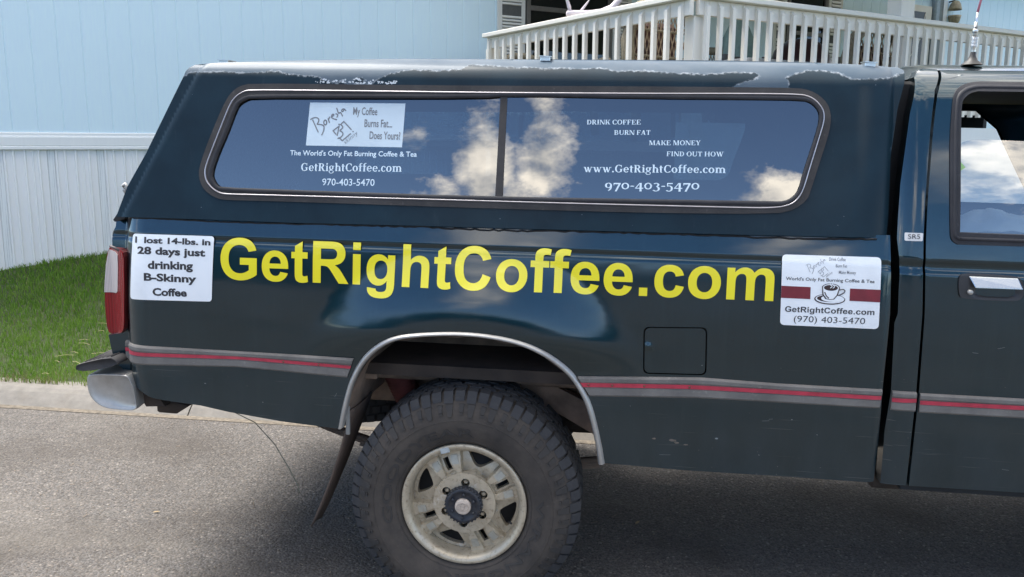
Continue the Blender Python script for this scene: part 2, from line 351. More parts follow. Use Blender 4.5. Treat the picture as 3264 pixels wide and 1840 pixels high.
def sheet(name, outer, holes, Y, mat, parent=None, res=.015, off=0., flange=.0, fl_in=None, attr=None, mats=None, even=False, flat=False):
    """a skin cut to an outline in x,z and laid on the curved surface y = Y(x, z) + off; flange turns its edges inward"""
    loops = [dens(outer, res * 1.0)] + [dens(h, res * 1.0) for h in holes]
    P = np.array(loops[0]); lo, hi = P.min(0), P.max(0)
    gx = np.arange(lo[0] + res * .5, hi[0], res); gz = np.arange(lo[1] + res * .5, hi[1], res)
    G = np.array([(x, z) for i, z in enumerate(gz) for x in gx]) if len(gx) and len(gz) else np.zeros((0, 2))
    def isin(px, pz):
        k = inside(px, pz, loops[0])
        for h in loops[1:]:
            k2 = inside(px, pz, h); k = (k ^ k2) if even else (k & ~k2)
        return k
    if len(G):
        k = isin(G[:, 0], G[:, 1])
        for l in loops: k &= seg_dist(G[:, 0], G[:, 1], l) > res * .45
        G = G[k]
    V = []; E = []
    for l in loops:
        o = len(V); V += l; E += [(o + i, o + (i + 1) % len(l)) for i in range(len(l))]
    nb = len(V); V += [tuple(g) for g in G]
    r = geometry.delaunay_2d_cdt([Vector(v) for v in V], E, [], 0, 1e-7)
    VV = np.array([v[:] for v in r[0]]); F = np.array([f for f in r[2] if len(f) == 3])
    cen = VV[F].mean(1); F = F[isin(cen[:, 0], cen[:, 1])]
    a = VV[F]; ar = (a[:, 1, 0] - a[:, 0, 0]) * (a[:, 2, 1] - a[:, 0, 1]) - (a[:, 1, 1] - a[:, 0, 1]) * (a[:, 2, 0] - a[:, 0, 0])
    F[ar < 0] = F[ar < 0][:, ::-1]
    y = np.broadcast_to(Y(VV[:, 0], VV[:, 1]), len(VV)) + off
    e = 1e-3
    dx = (Y(VV[:, 0] + e, VV[:, 1]) - Y(VV[:, 0] - e, VV[:, 1])) / (2 * e); dz = (Y(VV[:, 0], VV[:, 1] + e) - Y(VV[:, 0], VV[:, 1] - e)) / (2 * e)
    N = np.stack([dx * np.ones(len(VV)), -np.ones(len(VV)), dz * np.ones(len(VV))], 1); N /= np.linalg.norm(N, axis=1)[:, None]
    verts = [(float(VV[i, 0]), float(y[i]), float(VV[i, 1])) for i in range(len(VV))]; faces = [tuple(int(i) for i in f) for f in F]
    nv = len(verts); norms = [tuple(n) for n in N]
    if flange:
        cnt = {}
        for f in faces:
            for i in range(3):
                a_, b_ = f[i], f[(i + 1) % 3]; cnt[(a_, b_)] = 1
        for (a_, b_) in [k for k in cnt if (k[1], k[0]) not in cnt]:
            va, vb = verts[a_], verts[b_]; d = Vector((vb[0] - va[0], 0, vb[2] - va[2]))
            nn = Vector((d.z, 0, -d.x)).normalized(); o = len(verts)
            verts += [va, vb, (vb[0], vb[1] + flange, vb[2]), (va[0], va[1] + flange, va[2])]; faces.append((o + 3, o + 2, o + 1, o)); norms += [tuple(nn)] * 4
    me = bpy.data.meshes.new(name); me.from_pydata(verts, [], faces); me.update()
    me.polygons.foreach_set('use_smooth', [not flat] * len(faces))
    if not flat: me.normals_split_custom_set_from_vertices(norms)
    if attr:
        A = me.attributes.new(attr[0], 'FLOAT', 'POINT'); vals = np.zeros(len(verts)); co = np.array(verts); vals[:] = attr[1](co[:, 0], co[:, 2]); A.data.foreach_set('value', vals)
    return link(name, me, mat, parent, mats)
def sweep_on(name, loop, Y, prof, mat, parent, closed=True, mi=None):
    """a moulding of cross-section prof [(across, proud)] run along a loop lying on the surface; across is + outward of the loop"""
    n = len(loop); L = [np.array(p, float) for p in loop]; mb = MB(); vs = []
    for i in range(n):
        a = L[i - 1] if (closed or i) else L[i]; b = L[(i + 1) % n] if (closed or i < n - 1) else L[i]
        t = b - a; t /= max(np.linalg.norm(t), 1e-9); nn = np.array((t[1], -t[0]))
        for u, w in prof:
            p = L[i] + nn * u; vs.append((p[0], float(Y(p[0], p[1])) - w, p[1]))
    k = len(prof); fs = []
    for i in range(n if closed else n - 1):
        j = (i + 1) % n
        for q in range(k - 1): fs.append((i * k + q, j * k + q, j * k + q + 1, i * k + q + 1))
    mb.add(vs, fs, True); return mb.obj(name, mat, parent)

# ------------------------------------------------------------------ lettering (drawn here, no font files)
def _q(s):
    """outline text: 'x,y' starts/lines, 'q cx,cy x,y' quadratic curves, '/' separates contours"""
    cs = []
    for part in s.split('/'):
        pts = []; tk = part.split(); i = 0
        while i < len(tk):
            if tk[i] == 'q':
                c = [float(v) for v in tk[i + 1].split(',')]; e = [float(v) for v in tk[i + 2].split(',')]; a = pts[-1]
                for k in range(1, 7):
                    t = k / 6; pts.append(((1 - t) ** 2 * a[0] + 2 * t * (1 - t) * c[0] + t * t * e[0], (1 - t) ** 2 * a[1] + 2 * t * (1 - t) * c[1] + t * t * e[1]))
                i += 3
            else: pts.append(tuple(float(v) for v in tk[i].split(','))); i += 1
        if abs(pts[0][0] - pts[-1][0]) < .5 and abs(pts[0][1] - pts[-1][1]) < .5: pts.pop()
        cs.append([(x / 1466, y / 1466) for x, y in pts])
    return cs
ARIAL = {'.': (569, '147,0 147,281 428,281 428,0'),
 'i': (569, '147,0 147,1062 428,1062 428,0 / 147,1206 147,1466 428,1466 428,1206'),
 't': (682, '634,1062 634,838 442,838 442,410 q 442,280 447,258 q 453,237 472,223 q 492,209 520,209 q 559,209 633,236 657,18 q 559,-24 435,-24 q 359,-24 298,1 q 237,27 208,67 q 180,108 169,177 q 160,226 160,375 160,838 31,838 31,1062 160,1062 160,1273 442,1437 442,1062'),
 'e': (1139, '762,338 1042,291 q 988,137 871,56 q 755,-24 580,-24 q 303,-24 170,157 q 65,302 65,523 q 65,787 203,936 q 341,1086 552,1086 q 789,1086 926,929 q 1063,773 1057,450 353,450 q 356,325 421,255 q 486,186 583,186 q 649,186 694,222 q 739,258 762,338 / 778,622 q 775,744 715,807 q 655,871 569,871 q 477,871 417,804 q 357,737 358,622'),
 'o': (1251, '82,546 q 82,686 151,817 q 220,948 346,1017 q 473,1086 629,1086 q 870,1086 1024,929 q 1178,773 1178,534 q 1178,293 1022,134 q 867,-24 631,-24 q 485,-24 352,42 q 220,108 151,235 q 82,363 82,546 / 370,531 q 370,373 445,289 q 520,205 630,205 q 740,205 814,289 q 889,373 889,533 q 889,689 814,773 q 740,857 630,857 q 520,857 445,773 q 370,689 370,531'),
 'c': (1139, '1073,748 796,698 q 782,781 732,823 q 683,865 604,865 q 499,865 436,792 q 374,720 374,550 q 374,361 437,283 q 501,205 608,205 q 688,205 739,250 q 790,296 811,407 1087,360 q 1044,170 922,73 q 800,-24 595,-24 q 362,-24 223,123 q 85,270 85,530 q 85,793 224,939 q 363,1086 600,1086 q 794,1086 908,1002 q 1023,919 1073,748'),
 'f': (682, '24,1062 180,1062 180,1142 q 180,1276 208,1342 q 237,1408 313,1449 q 390,1491 507,1491 q 627,1491 742,1455 704,1259 q 637,1275 575,1275 q 514,1275 487,1246 q 461,1218 461,1137 461,1062 671,1062 671,841 461,841 461,0 180,0 180,841 24,841'),
 'h': (1251, '430,1466 430,927 q 566,1086 755,1086 q 852,1086 930,1050 q 1008,1014 1047,958 q 1087,902 1101,834 q 1116,766 1116,623 1116,0 835,0 835,561 q 835,728 819,773 q 803,818 762,844 q 722,871 661,871 q 591,871 536,837 q 481,803 455,734 q 430,666 430,532 430,0 149,0 149,1466'),
 'm': (1821, '126,1062 385,1062 385,917 q 524,1086 716,1086 q 818,1086 893,1044 q 968,1002 1016,917 q 1086,1002 1167,1044 q 1248,1086 1340,1086 q 1457,1086 1538,1038 q 1619,991 1659,899 q 1688,831 1688,679 1688,0 1407,0 1407,607 q 1407,765 1378,811 q 1339,871 1258,871 q 1199,871 1147,835 q 1095,799 1072,729 q 1049,660 1049,510 1049,0 768,0 768,582 q 768,737 753,782 q 738,827 706,849 q 675,871 621,871 q 556,871 504,836 q 452,801 429,735 q 407,669 407,516 407,0 126,0'),
 'g': (1251, '121,-70 442,-109 q 450,-165 479,-186 q 519,-216 605,-216 q 715,-216 770,-183 q 807,-161 826,-112 q 839,-77 839,17 839,172 q 713,0 521,0 q 307,0 182,181 q 84,324 84,537 q 84,804 212,945 q 341,1086 532,1086 q 729,1086 857,913 857,1062 1120,1062 1120,109 q 1120,-79 1089,-172 q 1058,-265 1002,-318 q 946,-371 852,-401 q 759,-431 616,-431 q 346,-431 233,-338 q 120,-246 120,-104 / 372,553 q 372,384 437,305 q 503,227 599,227 q 702,227 773,307 q 844,388 844,546 q 844,711 776,791 q 708,871 604,871 q 503,871 437,792 q 372,714 372,553'),
 'R': (1479, '150,0 150,1466 773,1466 q 1008,1466 1114,1426 q 1221,1387 1285,1286 q 1349,1185 1349,1055 q 1349,890 1252,782 q 1155,675 962,647 q 1058,591 1120,524 q 1183,457 1289,286 1468,0 1114,0 900,319 q 786,490 744,534 q 702,579 655,595 q 608,612 506,612 446,612 446,0 / 446,846 665,846 q 878,846 931,864 q 984,882 1014,926 q 1044,970 1044,1036 q 1044,1110 1004,1155 q 965,1201 893,1213 q 857,1218 677,1218 446,1218'),
 'G': (1593, '831,539 831,786 1469,786 1469,202 q 1376,112 1199,43 q 1023,-25 842,-25 q 612,-25 441,71 q 270,168 184,347 q 98,527 98,738 q 98,967 194,1145 q 290,1323 475,1418 q 616,1491 826,1491 q 1099,1491 1252,1376 q 1406,1262 1450,1060 1156,1005 q 1125,1113 1039,1175 q 954,1238 826,1238 q 632,1238 517,1115 q 403,992 403,750 q 403,489 519,358 q 635,228 823,228 q 916,228 1009,264 q 1103,301 1170,353 1170,539'),
 'C': (1479, '1087,539 1374,448 q 1308,208 1154,91 q 1001,-25 765,-25 q 473,-25 285,174 q 97,374 97,720 q 97,1086 286,1288 q 475,1491 783,1491 q 1052,1491 1220,1332 q 1320,1238 1370,1062 1077,992 q 1051,1106 968,1172 q 886,1238 768,1238 q 605,1238 503,1121 q 402,1004 402,742 q 402,464 502,346 q 602,228 762,228 q 880,228 965,303 q 1050,378 1087,539')}
# bold roman face with old-style figures, built from stems, bowls and serifs; units of cap height
XH = .70
def _serif_glyphs():
    Sx, T_ = .19, .07
    G = {}
    def rect(a, b, c, d): return [(a, c), (b, c), (b, d), (a, d)]
    def stem(x, y0, y1, b=1, t=1, w=Sx):
        o = [rect(x, x + w, y0, y1)]
        if b: o.append(rect(x - .075, x + w + .075, y0, y0 + .06))
        if t == 1: o.append(rect(x - .075, x + w + .075, y1 - .06, y1))
        if t == 2: o.append(rect(x - .08, x + w * .5, y1 - .06, y1))
        return o
    def ring(cx, cy, rx, ry, a0=0, a1=360, wv=Sx, wh=T_, n=20):
        o = []
        pr = None
        for i in range(n + 1):
            a = R(a0 + (a1 - a0) * i / n); c, s_ = math.cos(a), math.sin(a)
            p = ((cx + rx * c, cy + ry * s_), (cx + (rx - wv) * c, cy + (ry - wh) * s_))
            if pr: o.append([pr[0], p[0], p[1], pr[1]])
            pr = p
        return o
    def dg(x0, y0, x1, y1, w): return [[(x0, y0), (x0 + w, y0), (x1 + w, y1), (x1, y1)]]
    def sf(x0, x1, y): return [rect(x0, x1, y, y + .06)]
    G['D'] = (.93, stem(.12, 0, 1) + ring(.40, .5, .46, .5, -90, 90) + [rect(.3, .41, 0, .07), rect(.3, .41, .93, 1)])
    G['R'] = (.90, stem(.12, 0, 1) + ring(.42, .74, .33, .26, -90, 90) + [rect(.3, .43, .48, .55), rect(.3, .43, .93, 1)] + dg(.62, 0, .38, .5, .20) + sf(.62, .92, 0))
    G['I'] = (.48, stem(.15, 0, 1))
    G['N'] = (1.02, stem(.12, 0, 1, 1, 1, .08) + dg(.70, 0, .12, 1, .2) + stem(.84, 0, 1, 0, 1, .08))
    G['K'] = (.95, stem(.12, 0, 1) + dg(.32, .42, .72, .95, .10) + dg(.66, 0, .40, .55, .22) + sf(.62, .96, 0) + sf(.64, .94, .94))
    G['C'] = (.88, ring(.50, .5, .44, .52, 48, 318, .19, .07) + [rect(.76, .83, .68, .98), rect(.76, .82, .08, .24)])
    G['O'] = (1.0, ring(.50, .5, .46, .52))
    G['G'] = (.98, ring(.50, .5, .44, .52, 48, 330, .19, .07) + stem(.68, .06, .46, 0, 1, .18) + [rect(.76, .83, .68, .98)])
    G['F'] = (.80, stem(.12, 0, 1) + [rect(.3, .74, .93, 1), rect(.67, .74, .74, 1), rect(.3, .56, .47, .54), rect(.5, .56, .36, .66)])
    G['E'] = (.86, stem(.12, 0, 1) + [rect(.3, .76, .93, 1), rect(.69, .76, .76, 1), rect(.3, .56, .47, .54), rect(.5, .56, .38, .64), rect(.3, .80, 0, .07), rect(.73, .80, 0, .26)])
    G['B'] = (.90, stem(.12, 0, 1) + ring(.42, .76, .32, .24, -90, 90) + ring(.44, .27, .38, .27, -90, 90) + [rect(.3, .45, 0, .07), rect(.3, .45, .93, 1), rect(.3, .45, .48, .54)])
    G['U'] = (.98, stem(.12, .3, 1, 0, 1) + stem(.78, .3, 1, 0, 1, .08) + ring(.49, .32, .37, .34, 180, 360, .13, .08))
    G['A'] = (.95, dg(.10, 0, .42, 1, .08) + dg(.62, 0, .38, 1, .21) + [rect(.25, .70, .3, .37)] + sf(.0, .3, 0) + sf(.55, .92, 0))
    G['T'] = (.86, stem(.33, 0, 1, 1, 0) + [rect(.06, .80, .93, 1), rect(.06, .13, .74, 1), rect(.73, .80, .74, 1)])
    G['M'] = (1.22, stem(.14, 0, 1, 1, 1, .07) + dg(.50, .02, .16, 1, .20) + dg(.54, .02, .90, 1, .07) + stem(.90, 0, 1))
    G['Y'] = (.86, stem(.33, 0, .5, 1, 0) + dg(.33, .45, .06, 1, .20) + dg(.46, .45, .70, 1, .08) + sf(0, .32, .94) + sf(.58, .86, .94))
    G['H'] = (1.05, stem(.12, 0, 1) + stem(.74, 0, 1) + [rect(.3, .76, .47, .54)])
    G['W'] = (1.42, dg(.40, 0, .10, 1, .20) + dg(.44, 0, .66, .95, .08) + dg(.86, 0, .60, 1, .20) + dg(.92, 0, 1.16, 1, .08) + sf(0, .38, .94) + sf(1.04, 1.40, .94))
    G['e'] = (.72, ring(.37, XH / 2, .32, XH / 2 + .02, 10, 325, .18, .07) + [rect(.14, .68, .33, .40)])
    G['t'] = (.50, [rect(.12, .30, .1, .92), rect(.02, .46, XH - .07, XH)] + ring(.32, .14, .20, .16, 180, 290, .18, .08))
    G['i'] = (.42, stem(.12, 0, XH, 1, 2) + ring(.215, .92, .11, .11, 0, 360, .1, .1, 10))
    G['g'] = (.74, ring(.34, .45, .28, .27, 0, 360, .17, .06) + ring(.34, -.08, .31, .22, 0, 360, .10, .07) + [rect(.50, .72, .60, .68), rect(.12, .45, .12, .2)])
    G['h'] = (.82, stem(.12, 0, 1.06, 1, 2) + stem(.54, 0, .45, 1, 0) + ring(.42, .42, .31, .30, 0, 150, .19, .10))
    G['o'] = (.76, ring(.38, XH / 2, .34, XH / 2 + .02))
    G['f'] = (.50, stem(.14, 0, .85, 1, 0, .18) + [rect(.02, .46, XH - .07, XH)] + ring(.40, .85, .26, .22, 60, 180, .18, .08))
    G['c'] = (.64, ring(.37, XH / 2, .32, XH / 2 + .02, 50, 318, .18, .07) + [rect(.50, .62, .50, .62)])
    G['m'] = (1.24, stem(.12, 0, XH, 1, 2) + stem(.54, 0, .45, 1, 0) + ring(.42, .42, .31, .30, 0, 150, .19, .10) + stem(.96, 0, .45, 1, 0) + ring(.84, .42, .31, .30, 0, 150, .19, .10))
    G['w'] = (1.08, dg(.28, 0, .06, XH, .17) + dg(.34, 0, .50, XH, .07) + dg(.62, 0, .42, XH, .17) + dg(.68, 0, .86, XH, .07) + sf(0, .28, XH - .06) + sf(.80, 1.06, XH - .06))
    G['.'] = (.32, ring(.15, .09, .11, .11, 0, 360, .1, .1, 10))
    G['-'] = (.42, [rect(.05, .37, .28, .38)])
    G[' '] = (.32, [])
    G['0'] = (.76, ring(.38, XH / 2, .34, XH / 2 + .02, 0, 360, .15, .09))
    G['9'] = (.74, ring(.36, .42, .31, .30, 0, 360, .17, .07) + ring(.28, .30, .39, .52, -80, 10, .17, .06))
    G['7'] = (.68, [rect(.05, .66, XH - .15, XH), rect(.05, .11, XH - .28, XH)] + dg(.16, -.26, .50, XH - .1, .17))
    G['4'] = (.76, [rect(.42, .60, -.26, XH), rect(.03, .74, .06, .15)] + dg(.03, .12, .40, XH, .09))
    G['3'] = (.68, ring(.30, .50, .27, .22, -80, 150, .17, .07) + ring(.28, .04, .34, .29, -150, 85, .17, .07))
    G['5'] = (.68, [rect(.12, .19, .3, XH), rect(.12, .60, XH - .12, XH)] + ring(.28, .08, .34, .34, -140, 115, .17, .07))
    return G
SERIF = _serif_glyphs()
def bfont(text, embolden=0., sx=1.):
    """the built-in face of the program as triangles, scaled to cap height 1"""
    def mk(t, off):
        c = bpy.data.curves.new('tmp', 'FONT'); c.body = t; c.size = 1; c.offset = off; c.resolution_u = 3; c.fill_mode = 'FRONT'
        o = bpy.data.objects.new('tmp', c); COL.objects.link(o); bpy.context.view_layer.update()
        me = bpy.data.meshes.new_from_object(o.evaluated_get(bpy.context.evaluated_depsgraph_get()))
        vs = np.array([v.co[:2] for v in me.vertices]); fs = [tuple(p.vertices) for p in me.polygons]
        bpy.data.objects.remove(o); bpy.data.meshes.remove(me); bpy.data.curves.remove(c); return vs, fs
    h = mk('H', 0)[0][:, 1].max(); v, f = mk(text, embolden)
    x0 = v[:, 0].min(); v[:, 0] = (v[:, 0] - x0) * sx / h; v[:, 1] /= h
    return v, f
def serif_text(text):
    vs = []; fs = []; x = 0; lay = []
    for ch in text:
        w, polys = SERIF[ch]
        for k, p in enumerate(polys):
            o = len(vs); vs += [(x + a, b) for a, b in p]; fs.append(tuple(range(o, o + len(p)))); lay += [k] * len(p)
        x += w * 1.02
    return np.array(vs), fs, np.array(lay)
def place_text(name, key, Y, mat, parent, kind='b', text='', emb=0., off=.0006, item=None, squeeze=1.):
    a, b, h = item or T[key]; a = np.array(a); b = np.array(b); lay = None
    if kind == 's': v, f, lay = serif_text(text)
    else: v, f = bfont(text, emb)
    w = v[:, 0].max(); d = b - a; L = np.linalg.norm(d); u = d / L; up = np.array((-u[1], u[0])) * .6 + np.array((0, .4)); up /= np.linalg.norm(up)
    P = a + np.outer(v[:, 0] / w * L, u) + np.outer(v[:, 1] * h, up)
    y = Y(P[:, 0], P[:, 1]) - off - (0 if lay is None else lay * .00003)
    me = bpy.data.meshes.new(name); me.from_pydata([(float(P[i, 0]), float(y[i]), float(P[i, 1])) for i in range(len(P))], [], f); me.update()
    # face the letters outward (towards -y)
    bm = bmesh.new(); bm.from_mesh(me)
    for fc in bm.faces:
        if fc.normal.y > 0: fc.normal_flip()
    bm.to_mesh(me); bm.free()
    return link(name, me, mat, parent)
def stroke_print(name, strokes, fmap, w, Y, mat, parent, off=.0007):
    mb = MB(); k = 0
    for st in strokes:
        pts = [fmap(p) for p in smooth_poly(st, 2, False)]
        for i in range(len(pts) - 1):
            a, b = np.array(pts[i]), np.array(pts[i + 1]); t = b - a; l = np.linalg.norm(t)
            if l < 1e-6: continue
            t /= l; n = np.array((-t[1], t[0])) * w / 2; a = a - t * w * .3; b = b + t * w * .3
            q = [a - n, b - n, b + n, a + n]; k += 1
            mb.add([(p[0], float(Y(p[0], p[1])) - off - (k % 9) * .00002, p[1]) for p in q], [(0, 1, 2, 3)])
    return mb.obj(name, mat, parent)
def quad_print(name, pts, Y, mat, parent, off=.0005, res=.012, rad=0.):
    if rad:
        out = []; n = len(pts)
        for i in range(n):
            p, a, b = (np.array(pts[k], float) for k in (i, i - 1, (i + 1) % n)); da = (a - p) / np.linalg.norm(a - p); db = (b - p) / np.linalg.norm(b - p)
            for t in np.linspace(0, 1, 6): q = p + da * rad * (1 - t) ** 2 + db * rad * t * t; out.append(tuple(q))
        pts = out
    return sheet(name, pts, [], Y, mat, parent, res=res, off=-off)

